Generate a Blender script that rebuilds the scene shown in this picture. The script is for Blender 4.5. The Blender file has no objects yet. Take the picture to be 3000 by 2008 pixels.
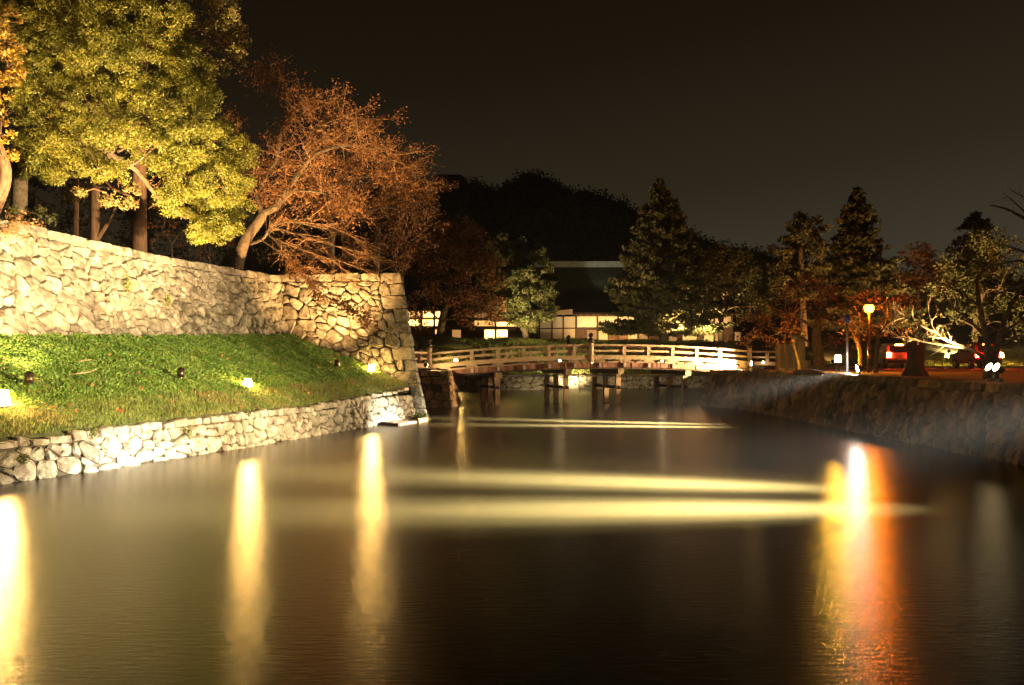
import bpy, math, random
import numpy as np
from mathutils import Vector, Matrix

# ------------------------------------------------------------------ camera, sky, exposure
F, HC, HY, CX = 2700.0, 2.4, 1062.0, 1500.0      # focal length in photo pixels, eye height, horizon row
sc = bpy.context.scene
cam_d = bpy.data.cameras.new("camera")
cam = bpy.data.objects.new("camera", cam_d)
sc.collection.objects.link(cam)
cam.location = (0, 0, HC)
cam.rotation_euler = (math.radians(90), 0, 0)
cam_d.sensor_width = 36.0
cam_d.lens = 36.0 * F / 3000.0
cam_d.shift_y = 58.0 / 3000.0
cam_d.clip_start = 0.1
cam_d.clip_end = 3000
sc.camera = cam

world = bpy.data.worlds.new("World")
sc.world = world
world.use_nodes = True
wn, wl = world.node_tree.nodes, world.node_tree.links
wn.clear()
w_out = wn.new("ShaderNodeOutputWorld")
w_bg = wn.new("ShaderNodeBackground")
w_tc = wn.new("ShaderNodeTexCoord")
w_sep = wn.new("ShaderNodeSeparateXYZ")
w_ramp = wn.new("ShaderNodeValToRGB")            # night sky over a town: glow near the horizon
w_ramp.color_ramp.elements[0].position = 0.0
w_ramp.color_ramp.elements[0].color = (0.056, 0.046, 0.031, 1)
w_ramp.color_ramp.elements[1].position = 0.45
w_ramp.color_ramp.elements[1].color = (0.0058, 0.0037, 0.0018, 1)
e = w_ramp.color_ramp.elements.new(0.15)
e.color = (0.0255, 0.0190, 0.0105, 1)
e = w_ramp.color_ramp.elements.new(0.30)
e.color = (0.0115, 0.0078, 0.0040, 1)
w_bg.inputs["Strength"].default_value = 0.50
wl.new(w_tc.outputs["Generated"], w_sep.inputs[0])
w_dot = wn.new("ShaderNodeVectorMath"); w_dot.operation = 'DOT_PRODUCT'
w_dot.inputs[1].default_value = (-0.16, 0.0, 1.0)   # the glow stands a little higher over the town side
wl.new(w_tc.outputs["Generated"], w_dot.inputs[0])
wl.new(w_dot.outputs["Value"], w_ramp.inputs[0])
wl.new(w_ramp.outputs[0], w_bg.inputs["Color"])
wl.new(w_bg.outputs[0], w_out.inputs[0])

sc.view_settings.view_transform = 'Standard'
sc.view_settings.look = 'None'
sc.view_settings.exposure = 1.0
sc.view_settings.gamma = 1.0
sc.render.engine = 'CYCLES'
cy = sc.cycles
cy.use_denoising = True
sc.render.filter_size = 1.15
cy.max_bounces = 5
cy.diffuse_bounces = 2
cy.glossy_bounces = 3
cy.transmission_bounces = 3
cy.transparent_max_bounces = 6
cy.volume_bounces = 0
cy.sample_clamp_indirect = 4.0
cy.caustics_reflective = False
cy.caustics_refractive = False

rng = np.random.default_rng(7)
random.seed(7)
COL = sc.collection

# ------------------------------------------------------------------ helpers
def P(px, py, Y):
    return np.array([(px - CX) * Y / F, Y, HC + (HY - py) * Y / F])

def PZ(px, Y, z):
    return np.array([(px - CX) * Y / F, Y, z])

def interp(x, tab):
    xs = [t[0] for t in tab]; ys = [t[1] for t in tab]
    return np.interp(x, xs, ys)

def obj(name, me, mat=None, parent=None, loc=None):
    o = bpy.data.objects.new(name, me)
    COL.objects.link(o)
    if mat is not None and me is not None and len(me.materials) == 0:
        me.materials.append(mat)
    if loc is not None:
        o.location = tuple(float(c) for c in loc)
    if parent is not None:
        o.parent = parent
    return o

def tag(o, label=None, cat=None, group=None, kind=None):
    if label: o["label"] = label
    if cat: o["category"] = cat
    if group: o["group"] = group
    if kind: o["kind"] = kind
    return o

def empty(name, label, cat, loc=(0, 0, 0), group=None):
    o = bpy.data.objects.new(name, None)
    COL.objects.link(o)
    o.location = tuple(float(c) for c in loc)
    o.empty_display_size = 0.2
    return tag(o, label, cat, group)

def mesh_np(name, verts, faces, smooth=False):
    """verts (N,3); faces: array (M,k) all with k corners"""
    verts = np.asarray(verts, dtype=np.float32); faces = np.asarray(faces, dtype=np.int32)
    me = bpy.data.meshes.new(name)
    M, k = faces.shape
    me.vertices.add(len(verts)); me.vertices.foreach_set("co", verts.ravel())
    me.loops.add(M * k); me.loops.foreach_set("vertex_index", faces.ravel())
    me.polygons.add(M)
    me.polygons.foreach_set("loop_start", np.arange(0, M * k, k, dtype=np.int32))
    me.polygons.foreach_set("loop_total", np.full(M, k, dtype=np.int32))
    if smooth:
        me.polygons.foreach_set("use_smooth", np.ones(M, dtype=bool))
    me.update(calc_edges=True)
    me.validate()
    return me

class MB:
    """collects boxes, tubes and prisms that make up ONE piece"""
    def __init__(s):
        s.v = []; s.f = []
    def raw(s, vs, fs):
        b = len(s.v)
        s.v.extend([tuple(float(c) for c in p) for p in vs])
        s.f.extend([tuple(b + i for i in f) for f in fs])
        return s
    def hexa(s, c8):   # 4 lower corners, 4 upper corners, same order
        return s.raw(c8, [(3, 2, 1, 0), (4, 5, 6, 7), (0, 1, 5, 4), (1, 2, 6, 5), (2, 3, 7, 6), (3, 0, 4, 7)])
    def box(s, x0, x1, y0, y1, z0, z1):
        return s.hexa([(x0, y0, z0), (x1, y0, z0), (x1, y1, z0), (x0, y1, z0),
                       (x0, y0, z1), (x1, y0, z1), (x1, y1, z1), (x0, y1, z1)])
    def tube(s, pts, rad, sides=6, cap=True):
        pts = [np.asarray(p, float) for p in pts]
        n = len(pts)
        rad = [rad] * n if np.isscalar(rad) else list(rad)
        rings = []
        t0 = pts[1] - pts[0]; t0 = t0 / (np.linalg.norm(t0) + 1e-9)
        ref = np.array([0, 0, 1.0]) if abs(t0[2]) < 0.9 else np.array([1.0, 0, 0])
        vs = []
        for i in range(n):
            a = pts[max(0, i - 1)]; b = pts[min(n - 1, i + 1)]
            t = b - a; t = t / (np.linalg.norm(t) + 1e-9)
            u = np.cross(t, ref); nu = np.linalg.norm(u)
            if nu < 1e-3:
                u = np.cross(t, [0.3, 1, 0.2]); nu = np.linalg.norm(u)
            u /= nu; w = np.cross(t, u); ref = np.cross(u, t)
            for k in range(sides):
                an = 2 * math.pi * k / sides
                vs.append(pts[i] + rad[i] * (math.cos(an) * u + math.sin(an) * w))
        fs = []
        for i in range(n - 1):
            for k in range(sides):
                k2 = (k + 1) % sides
                fs.append((i * sides + k, i * sides + k2, (i + 1) * sides + k2, (i + 1) * sides + k))
        if cap:
            fs.append(tuple(range(sides - 1, -1, -1)))
            fs.append(tuple((n - 1) * sides + k for k in range(sides)))
        return s.raw(vs, fs)
    def lathe(s, c, prof, sides=12):   # prof: list of (r, z)
        vs = []; fs = []
        for r, z in prof:
            for k in range(sides):
                an = 2 * math.pi * k / sides
                vs.append((c[0] + r * math.cos(an), c[1] + r * math.sin(an), c[2] + z))
        n = len(prof)
        for i in range(n - 1):
            for k in range(sides):
                k2 = (k + 1) % sides
                fs.append((i * sides + k, i * sides + k2, (i + 1) * sides + k2, (i + 1) * sides + k))
        fs.append(tuple(range(sides - 1, -1, -1)))
        fs.append(tuple((n - 1) * sides + k for k in range(sides)))
        return s.raw(vs, fs)
    def build(s, name, mat, parent=None, smooth=False, loc=None):
        v = s.v
        if loc is not None:
            v = [(p[0] - loc[0], p[1] - loc[1], p[2] - loc[2]) for p in v]
        me = bpy.data.meshes.new(name)
        me.from_pydata(v, [], s.f)
        if smooth:
            me.polygons.foreach_set("use_smooth", np.ones(len(me.polygons), dtype=bool))
        me.update()
        return obj(name, me, mat, parent, loc)

# ------------------------------------------------------------------ materials
def pmat(name, c1, c2, scale=4.0, rough=0.8, bump=0.0, bscale=30.0, rand=None, rv=0.25, metallic=0.0,
         trans=0.0, spec=0.5, c3=None, s3=0.7, lo=0.35, hi=0.65, detail=5.0, stretch=None):
    m = bpy.data.materials.new(name); m.use_nodes = True
    n, l = m.node_tree.nodes, m.node_tree.links
    n.clear()
    out = n.new("ShaderNodeOutputMaterial")
    bs = n.new("ShaderNodeBsdfPrincipled")
    geo = n.new("ShaderNodeNewGeometry")
    pos = geo.outputs["Position"]
    if stretch:
        mp = n.new("ShaderNodeVectorMath"); mp.operation = 'MULTIPLY'
        mp.inputs[1].default_value = stretch
        l.new(pos, mp.inputs[0]); pos = mp.outputs[0]
    ns = n.new("ShaderNodeTexNoise"); ns.inputs["Scale"].default_value = scale
    ns.inputs["Detail"].default_value = detail
    ns.inputs["Roughness"].default_value = 0.62
    l.new(pos, ns.inputs["Vector"])
    rp = n.new("ShaderNodeValToRGB")
    rp.color_ramp.elements[0].position = lo; rp.color_ramp.elements[0].color = (*c1, 1)
    rp.color_ramp.elements[1].position = hi; rp.color_ramp.elements[1].color = (*c2, 1)
    l.new(ns.outputs["Fac"], rp.inputs[0])
    col = rp.outputs[0]
    if c3 is not None:     # stains with their own outline
        n3 = n.new("ShaderNodeTexNoise"); n3.inputs["Scale"].default_value = s3
        n3.inputs["Detail"].default_value = 6.0; n3.inputs["Roughness"].default_value = 0.7
        l.new(pos, n3.inputs["Vector"])
        r3 = n.new("ShaderNodeValToRGB")
        r3.color_ramp.elements[0].position = 0.47; r3.color_ramp.elements[0].color = (0, 0, 0, 1)
        r3.color_ramp.elements[1].position = 0.56; r3.color_ramp.elements[1].color = (0.85, 0.85, 0.85, 1)
        l.new(n3.outputs["Fac"], r3.inputs[0])
        n4 = n.new("ShaderNodeTexNoise"); n4.inputs["Scale"].default_value = 0.45; n4.inputs["Detail"].default_value = 3.0
        l.new(pos, n4.inputs["Vector"])
        r4 = n.new("ShaderNodeMapRange"); r4.inputs["From Min"].default_value = 0.35; r4.inputs["From Max"].default_value = 0.62
        l.new(n4.outputs["Fac"], r4.inputs["Value"])
        m4 = n.new("ShaderNodeMath"); m4.operation = 'MULTIPLY'; l.new(r3.outputs[0], m4.inputs[0]); l.new(r4.outputs[0], m4.inputs[1])
        mx = n.new("ShaderNodeMix"); mx.data_type = 'RGBA'
        l.new(m4.outputs[0], mx.inputs["Factor"]); l.new(col, mx.inputs["A"])
        mx.inputs["B"].default_value = (*c3, 1)
        col = mx.outputs["Result"]
    if rand:
        if rand == 'object':
            oi = n.new("ShaderNodeObjectInfo"); rs = oi.outputs["Random"]
        else:
            rs = geo.outputs["Random Per Island"]
        mr = n.new("ShaderNodeMapRange")
        mr.inputs["To Min"].default_value = 1 - rv; mr.inputs["To Max"].default_value = 1 + rv
        l.new(rs, mr.inputs["Value"])
        hs = n.new("ShaderNodeHueSaturation")
        l.new(mr.outputs[0], hs.inputs["Value"])
        mr2 = n.new("ShaderNodeMapRange")
        mr2.inputs["To Min"].default_value = 0.485; mr2.inputs["To Max"].default_value = 0.515
        mu = n.new("ShaderNodeMath"); mu.operation = 'MULTIPLY'; mu.inputs[1].default_value = 7.13
        fr = n.new("ShaderNodeMath"); fr.operation = 'FRACT'
        l.new(rs, mu.inputs[0]); l.new(mu.outputs[0], fr.inputs[0]); l.new(fr.outputs[0], mr2.inputs["Value"])
        l.new(mr2.outputs[0], hs.inputs["Hue"])
        l.new(col, hs.inputs["Color"]); col = hs.outputs[0]
    l.new(col, bs.inputs["Base Color"])
    bs.inputs["Roughness"].default_value = rough
    bs.inputs["Metallic"].default_value = metallic
    bs.inputs["Specular IOR Level"].default_value = spec
    if bump > 0:
        nb = n.new("ShaderNodeTexNoise"); nb.inputs["Scale"].default_value = bscale
        nb.inputs["Detail"].default_value = 8.0; nb.inputs["Roughness"].default_value = 0.65
        l.new(pos, nb.inputs["Vector"])
        bp = n.new("ShaderNodeBump"); bp.inputs["Strength"].default_value = bump
        bp.inputs["Distance"].default_value = 0.05
        l.new(nb.outputs["Fac"], bp.inputs["Height"]); l.new(bp.outputs[0], bs.inputs["Normal"])
    if trans > 0:
        tr = n.new("ShaderNodeBsdfTranslucent"); l.new(col, tr.inputs["Color"])
        ms = n.new("ShaderNodeMixShader"); ms.inputs[0].default_value = trans
        l.new(bs.outputs[0], ms.inputs[1]); l.new(tr.outputs[0], ms.inputs[2])
        l.new(ms.outputs[0], out.inputs[0])
    else:
        l.new(bs.outputs[0], out.inputs[0])
    return m

def emat(name, color, strength):
    m = bpy.data.materials.new(name); m.use_nodes = True
    n, l = m.node_tree.nodes, m.node_tree.links
    n.clear()
    out = n.new("ShaderNodeOutputMaterial")
    em = n.new("ShaderNodeEmission")
    em.inputs["Color"].default_value = (*color, 1); em.inputs["Strength"].default_value = strength
    l.new(em.outputs[0], out.inputs[0])
    return m

M = {}
M['stone_pale'] = pmat("pale_granite", (0.17, 0.152, 0.125), (0.34, 0.315, 0.27), 5.0, 0.9, 0.9, 9.0, 'object', 0.22,
                       c3=(0.08, 0.063, 0.042), s3=2.4)
M['stone_warm'] = pmat("stained_granite", (0.085, 0.076, 0.060), (0.235, 0.213, 0.175), 4.0, 0.9, 1.0, 9.0, 'object', 0.32,
                       c3=(0.036, 0.028, 0.017), s3=2.6)
M['stone_dark'] = pmat("brown_granite", (0.13, 0.082, 0.044), (0.30, 0.19, 0.10), 4.0, 0.92, 1.0, 8.0, 'object', 0.45,
                       c3=(0.06, 0.05, 0.03), s3=1.1)
M['joint'] = pmat("dark_joint_soil", (0.025, 0.02, 0.014), (0.05, 0.04, 0.028), 8.0, 1.0)
M['joint_pale'] = pmat("pale_joint_rubble", (0.06, 0.047, 0.03), (0.14, 0.11, 0.075), 9.0, 1.0, 0.8, 14.0)
M['soil'] = pmat("leaf_litter_soil", (0.045, 0.034, 0.02), (0.11, 0.08, 0.045), 6.0, 1.0, 0.5, 20.0)
M['turf'] = pmat("turf_soil", (0.03, 0.045, 0.012), (0.08, 0.085, 0.03), 3.0, 1.0, 0.4, 25.0)
M['ground'] = pmat("packed_gravel", (0.13, 0.10, 0.07), (0.22, 0.175, 0.125), 2.5, 0.95, 0.4, 40.0)
M['asphalt'] = pmat("asphalt", (0.045, 0.043, 0.04), (0.075, 0.07, 0.065), 8.0, 0.85, 0.2, 60.0)
M['grass'] = pmat("grass_blades", (0.10, 0.15, 0.025), (0.19, 0.23, 0.055), 1.2, 0.7, rand='island', rv=0.35, trans=0.25, c3=(0.20, 0.17, 0.055), s3=0.9)
M['cover'] = pmat("clover_leaves", (0.065, 0.145, 0.02), (0.15, 0.25, 0.042), 1.4, 0.6, rand='island', rv=0.35, trans=0.25)
M['fallen'] = pmat("fallen_leaves", (0.20, 0.06, 0.02), (0.34, 0.14, 0.05), 3.0, 0.8, rand='island', rv=0.3)
M['bark_grey'] = pmat("cherry_bark", (0.06, 0.042, 0.025), (0.16, 0.115, 0.07), 9.0, 0.9, 0.6, 30.0)
M['twig'] = pmat("red_brown_twigs", (0.20, 0.105, 0.045), (0.32, 0.18, 0.08), 5.0, 0.7)
M['bark_red'] = pmat("cedar_bark", (0.10, 0.055, 0.03), (0.23, 0.13, 0.075), 3.0, 0.95, 0.6, 22.0, stretch=(5, 5, 0.6))
M['bark_dark'] = pmat("dark_bark", (0.05, 0.035, 0.022), (0.12, 0.085, 0.055), 6.0, 0.95, 0.6, 20.0)
M['leaf_camphor'] = pmat("camphor_leaves", (0.095, 0.105, 0.010), (0.18, 0.17, 0.018), 0.8, 0.5, rand='island', rv=0.45, trans=0.3)
M['leaf_gold'] = pmat("golden_leaves", (0.26, 0.15, 0.02), (0.36, 0.24, 0.04), 1.0, 0.45, rand='island', rv=0.4, trans=0.3)
M['leaf_cherry'] = pmat("autumn_cherry_leaves", (0.165, 0.068, 0.022), (0.255, 0.125, 0.042), 0.7, 0.6, rand='island', rv=0.45, trans=0.3)
M['leaf_maple'] = pmat("autumn_maple_leaves", (0.16, 0.055, 0.02), (0.24, 0.11, 0.035), 0.5, 0.65, rand='island', rv=0.4, trans=0.25)
M['leaf_conifer'] = pmat("conifer_needles", (0.04, 0.044, 0.012), (0.09, 0.082, 0.026), 0.6, 0.7, rand='island', rv=0.4, trans=0.1)
M['leaf_green'] = pmat("evergreen_leaves", (0.058, 0.066, 0.016), (0.12, 0.112, 0.03), 0.6, 0.6, rand='island', rv=0.4, trans=0.2)
M['leaf_cedar'] = pmat("cedar_sprays", (0.19, 0.19, 0.045), (0.30, 0.21, 0.07), 1.0, 0.6, rand='island', rv=0.4, trans=0.15)
M['hill'] = pmat("wooded_hill", (0.03, 0.026, 0.012), (0.06, 0.05, 0.022), 0.3, 1.0, rand='island', rv=0.4)
M['wood_rail'] = pmat("weathered_rail_timber", (0.22, 0.15, 0.09), (0.36, 0.26, 0.165), 4.0, 0.8, 0.3, 20.0, 'object', 0.12, stretch=(1, 1, 6))
M['wood_pile'] = pmat("grey_brown_pile_timber", (0.24, 0.16, 0.10), (0.40, 0.29, 0.19), 3.0, 0.85, 0.35, 18.0, 'object', 0.2, stretch=(6, 6, 0.7))
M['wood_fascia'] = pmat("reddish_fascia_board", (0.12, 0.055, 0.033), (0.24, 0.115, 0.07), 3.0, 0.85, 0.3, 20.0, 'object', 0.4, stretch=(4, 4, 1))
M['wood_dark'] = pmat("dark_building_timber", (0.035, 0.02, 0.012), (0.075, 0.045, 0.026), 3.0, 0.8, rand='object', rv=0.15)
M['siding'] = pmat("brown_clapboard", (0.13, 0.07, 0.035), (0.20, 0.115, 0.06), 3.0, 0.8, rand='object', rv=0.2)
M['wood_raft'] = pmat("wet_raft_timber", (0.05, 0.028, 0.018), (0.11, 0.065, 0.04), 4.0, 0.6, 0.4, 15.0)
M['plank_pale'] = pmat("pale_plank", (0.30, 0.22, 0.14), (0.42, 0.32, 0.21), 5.0, 0.8)
M['plaster'] = pmat("white_plaster", (0.58, 0.52, 0.42), (0.68, 0.62, 0.51), 1.2, 0.9)
M['roof'] = pmat("dark_roof_tiles", (0.010, 0.008, 0.006), (0.018, 0.015, 0.012), 2.0, 0.9, spec=0.2)
M['roof_hall'] = pmat("grey_hall_tiles", (0.035, 0.036, 0.026), (0.07, 0.07, 0.048), 2.0, 0.8, 0.5, 6.0)
M['roof_pale'] = pmat("pale_ridge_tiles", (0.26, 0.255, 0.22), (0.36, 0.35, 0.30), 2.0, 0.7)
M['metal_dark'] = pmat("dark_bronze_metal", (0.05, 0.04, 0.032), (0.08, 0.062, 0.05), 5.0, 0.35, metallic=0.8)
M['metal_grey'] = pmat("galvanised_steel", (0.34, 0.35, 0.36), (0.45, 0.46, 0.47), 4.0, 0.4, metallic=0.6)
M['metal_bronze'] = pmat("dark_bronze_cap", (0.04, 0.036, 0.03), (0.07, 0.06, 0.05), 6.0, 0.35, metallic=0.7)
M['plate'] = pmat("pale_metal_plate", (0.30, 0.27, 0.24), (0.42, 0.38, 0.34), 8.0, 0.5)
M['sign_grey'] = pmat("blue_grey_panel", (0.12, 0.125, 0.145), (0.16, 0.165, 0.19), 1.0, 0.5)
M['concrete'] = pmat("pale_concrete", (0.30, 0.28, 0.25), (0.42, 0.39, 0.35), 4.0, 0.9, 0.3, 30.0)
M['stump'] = pmat("red_brown_stump", (0.055, 0.026, 0.016), (0.13, 0.062, 0.038), 6.0, 0.9, 0.7, 14.0, stretch=(3, 3, 0.8))
M['car_paint'] = pmat("silver_car_paint", (0.30, 0.30, 0.31), (0.34, 0.34, 0.35), 2.0, 0.3, metallic=0.5)
M['car_paint2'] = pmat("dark_red_car_paint", (0.10, 0.012, 0.012), (0.13, 0.016, 0.015), 2.0, 0.3, metallic=0.3)
M['glass_dark'] = pmat("dark_glass", (0.012, 0.013, 0.015), (0.02, 0.021, 0.024), 2.0, 0.08)
M['rubber'] = pmat("tyre_rubber", (0.015, 0.015, 0.015), (0.025, 0.025, 0.025), 5.0, 0.9)
M['white_paint'] = pmat("white_painted_post", (0.5, 0.46, 0.40), (0.62, 0.58, 0.52), 3.0, 0.7)
M['blue_light_cap'] = pmat("blue_light_colour", (0.03, 0.05, 0.30), (0.05, 0.08, 0.42), 4.0, 0.5)
M['moss'] = pmat("moss_tuft", (0.06, 0.08, 0.015), (0.11, 0.13, 0.03), 10.0, 0.9, rand='island', rv=0.3)
WARM = (1.0, 0.63, 0.27)
M['glow_lens'] = emat("warm_flood_lens", (1.0, 0.72, 0.34), 12.0)
M['glow_lantern'] = emat("lit_lantern", (1.0, 0.57, 0.15), 330.0)
M['glow_lantern2'] = emat("lit_post_lantern", (1.0, 0.54, 0.05), 330.0)
M['glow_white'] = emat("lit_white_lamp", (1.0, 0.92, 0.78), 380.0)
M['glow_spot'] = emat("lit_spot_lens", (1.0, 0.72, 0.36), 60.0)
M['glow_orange'] = emat("lit_sodium_lamp", (1.0, 0.20, 0.0010), 330.0)
M['glow_shoji'] = emat("lit_paper_window", (1.0, 0.50, 0.13), 0.85)
M['glow_shoji_dim'] = emat("dim_paper_window", (1.0, 0.48, 0.15), 0.26)
M['glow_hot'] = emat("bright_paper_window", (1.0, 0.54, 0.14), 3.6)
M['glow_red'] = emat("lit_tail_light", (1.0, 0.03, 0.006), 420.0)
M['glow_brake'] = emat("lit_high_brake_light", (1.0, 0.22, 0.03), 80.0)
M['glow_small'] = emat("lit_small_bulb", (1.0, 0.70, 0.34), 60.0)

# ------------------------------------------------------------------ water
def water_material():
    m = bpy.data.materials.new("moat_water"); m.use_nodes = True
    n, l = m.node_tree.nodes, m.node_tree.links
    bs = n["Principled BSDF"]
    bs.inputs["Base Color"].default_value = (0.0175, 0.0138, 0.0055, 1)
    bs.inputs["Roughness"].default_value = 0.205
    bs.inputs["IOR"].default_value = 1.33
    geo = n.new("ShaderNodeNewGeometry")
    mp = n.new("ShaderNodeVectorMath"); mp.operation = 'MULTIPLY'; mp.inputs[1].default_value = (0.7, 2.4, 1.0)
    l.new(geo.outputs["Position"], mp.inputs[0])
    n1 = n.new("ShaderNodeTexNoise"); n1.inputs["Scale"].default_value = 6.0; n1.inputs["Detail"].default_value = 6.0
    n1.inputs["Roughness"].default_value = 0.65
    l.new(mp.outputs[0], n1.inputs["Vector"])
    bp = n.new("ShaderNodeBump"); bp.inputs["Strength"].default_value = 0.13; bp.inputs["Distance"].default_value = 0.05
    l.new(n1.outputs["Fac"], bp.inputs["Height"])
    l.new(bp.outputs[0], bs.inputs["Normal"])
    return m
M['water'] = water_material()
gx = np.linspace(-30, 45, 6); gy = np.linspace(-12, 125, 8)
vv = [(x, y, 0.0) for y in gy for x in gx]
ff = [(j * 6 + i, j * 6 + i + 1, (j + 1) * 6 + i + 1, (j + 1) * 6 + i) for j in range(7) for i in range(5)]
tag(obj("water", mesh_np("water", vv, ff), M['water']), "dark still moat water reflecting the lamps", kind="structure")
MBed = MB(); MBed.box(-400, 400, -30, 900, -3.2, -3.0)
tag(MBed.build("ground", M['soil']), "dark moat bed and far ground", kind="structure")

# ------------------------------------------------------------------ stone wall machinery
def clip_poly(poly, a, b, c):
    """keep points with a*x+b*y <= c"""
    out = []
    n = len(poly)
    for i in range(n):
        p = poly[i]; q = poly[(i + 1) % n]
        dp = a * p[0] + b * p[1] - c; dq = a * q[0] + b * q[1] - c
        if dp <= 0: out.append(p)
        if (dp < 0 and dq > 0) or (dp > 0 and dq < 0):
            t = dp / (dp - dq)
            out.append((p[0] + t * (q[0] - p[0]), p[1] + t * (q[1] - p[1])))
    return out

def rubble_cells(u0, u1, v0, v1, size, seed, asp=1.25, small=0.3):
    """irregular stones of mixed size fitted together (power diagram)"""
    r = np.random.default_rng(seed)
    pts = []; wts = []
    target = (u1 - u0) * (v1 - v0) / (size * size * asp * 0.8)
    tries = 0
    while len(pts) < target and tries < target * 60:
        tries += 1
        p = np.array([r.uniform(u0, u1) / asp, r.uniform(v0, v1)])
        rad = size * (r.uniform(0.17, 0.38) if r.random() < small else r.uniform(0.46, 1.10)) * 0.62
        if pts:
            d = np.linalg.norm(np.array(pts) - p, axis=1)
            if np.any(d < (np.array(wts) + rad) * 0.80): continue
        pts.append(p); wts.append(rad)
    pts = np.array(pts); wts = np.array(wts)
    cells = []
    for i in range(len(pts)):
        poly = [(u0 / asp, v0), (u1 / asp, v0), (u1 / asp, v1), (u0 / asp, v1)]
        d = np.linalg.norm(pts - pts[i], axis=1)
        order = np.argsort(d)[1:26]
        for j in order:
            if d[j] > size * 4: break
            nx, ny = pts[j] - pts[i]
            c = (pts[j] @ pts[j] - pts[i] @ pts[i] + wts[i] ** 2 - wts[j] ** 2) / 2
            poly = clip_poly(poly, nx, ny, c)
            if len(poly) < 3: break
        if len(poly) >= 3:
            cells.append([(x * asp, y) for x, y in poly])
    return cells

def poly_area(p):
    a = np.array(p); x, y = a[:, 0], a[:, 1]
    return 0.5 * abs(np.dot(x, np.roll(y, -1)) - np.dot(y, np.roll(x, -1)))

def stone_mesh(poly, fmap, seed, gap=0.016, depth=0.14, bulge=0.06, squared=False):
    """one stone: outline -> rounded, joints recessed, face proud and uneven; returns mesh data in world coordinates"""
    r = np.random.default_rng(seed)
    p = np.array(poly)
    # drop very short edges
    keep = [k for k in range(len(p)) if np.linalg.norm(p[k] - p[k - 1]) > 0.03]
    if len(keep) >= 3: p = p[keep]
    c = p.mean(axis=0)
    rad = math.sqrt(poly_area(p) / math.pi) + 1e-6
    p = c + (p - c) * max(0.6, 1 - gap / rad)
    q = []
    n = len(p)
    cut = 0.10 if squared else 0.24
    for k in range(n):
        a, b = p[k], p[(k + 1) % n]
        q.append(a + (b - a) * cut * r.uniform(0.7, 1.3)); q.append(a + (b - a) * (1 - cut * r.uniform(0.7, 1.3)))
    q = np.array(q)
    if not squared:
        q += r.normal(0, 0.018 * rad * 2, q.shape)
    n = len(q)
    proud = r.uniform(0.0, bulge)
    vs = []
    for k in range(n): vs.append((q[k][0], q[k][1], -depth))
    for k in range(n): vs.append((q[k][0], q[k][1], proud * 0.25 - 0.01))
    tilt = r.normal(0, 0.10 if not squared else 0.03, 2)
    sc_in = r.uniform(0.70, 0.82) if not squared else 0.88
    for k in range(n):
        s = c + (q[k] - c) * sc_in * (1 + r.normal(0, 0.05))
        vs.append((s[0], s[1], proud + 0.25 * rad * 0.35 + r.normal(0, 0.012) + (s - c) @ tilt))
    vs.append((c[0] + r.normal(0, 0.15 * rad), c[1] + r.normal(0, 0.15 * rad), proud + 0.12 * rad + r.normal(0, 0.012)))
    fs = []
    for ring in range(2):
        for k in range(n):
            k2 = (k + 1) % n
            fs.append((ring * n + k, ring * n + k2, (ring + 1) * n + k2, (ring + 1) * n + k))
    for k in range(n):
        fs.append((2 * n + k, 2 * n + (k + 1) % n, 3 * n))
    w = [fmap(u, v, d) for u, v, d in vs]
    return w, fs

STONE_TOTAL = [0]
def add_stones(wall, cells, fmap, mat, seed, visible=lambda u, v: True, limit=300, squared=False, gap=0.016, bulge=0.06):
    """the largest stones are parts of their own; past the limit the rest is one joined part"""
    todo = []
    for k, c in enumerate(cells):
        if poly_area(c) < 0.006: continue
        cc = np.mean(np.array(c), axis=0)
        if not visible(cc[0], cc[1]): continue
        todo.append((poly_area(c), k, c))
    todo.sort(key=lambda t: -t[0])
    rest = MB()
    for i, (a, k, c) in enumerate(todo):
        w, fs = stone_mesh(c, fmap, seed * 1000 + k, squared=squared, gap=gap, bulge=bulge)
        if i < limit:
            cen = np.mean(np.array(w), axis=0)
            me = bpy.data.meshes.new("stone")
            me.from_pydata([tuple(np.array(x) - cen) for x in w], [], fs)
            me.update()
            obj("stone", me, mat, wall, cen)
            STONE_TOTAL[0] += 1
        else:
            rest.raw(w, fs)
    if rest.v:
        o = rest.build("small_stones", mat, wall); o["kind"] = "stuff"

def wall_core(name, fmap, u0, u1, v0, v1, nu, nv, d, label, back=(0, 0, 0), jm='joint'):
    """dark packing behind the stones; the wall thing itself"""
    vs = []; fs = []
    us = np.linspace(u0, u1, nu); vv_ = np.linspace(v0, v1, nv)
    for v in vv_:
        for u in us: vs.append(fmap(u, v, d))
    for j in range(nv - 1):
        for i in range(nu - 1):
            fs.append((j * nu + i, j * nu + i + 1, (j + 1) * nu + i + 1, (j + 1) * nu + i))
    b = len(vs)
    bk = np.array(back, float)
    for v in (v0, v1):
        for u in us: vs.append(np.array(fmap(u, v, d)) + bk)
    for i in range(nu - 1):   # top and back
        t0 = (nv - 1) * nu + i
        fs.append((t0, t0 + 1, b + nu + i + 1, b + nu + i))
        fs.append((b + i, b + nu + i, b + nu + i + 1, b + i + 1))
    me = bpy.data.meshes.new(name)
    me.from_pydata([tuple(float(c) for c in v) for v in vs], [], fs); me.update()
    o = obj(name, me, M[jm])
    return tag(o, label, "stone wall")

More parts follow.
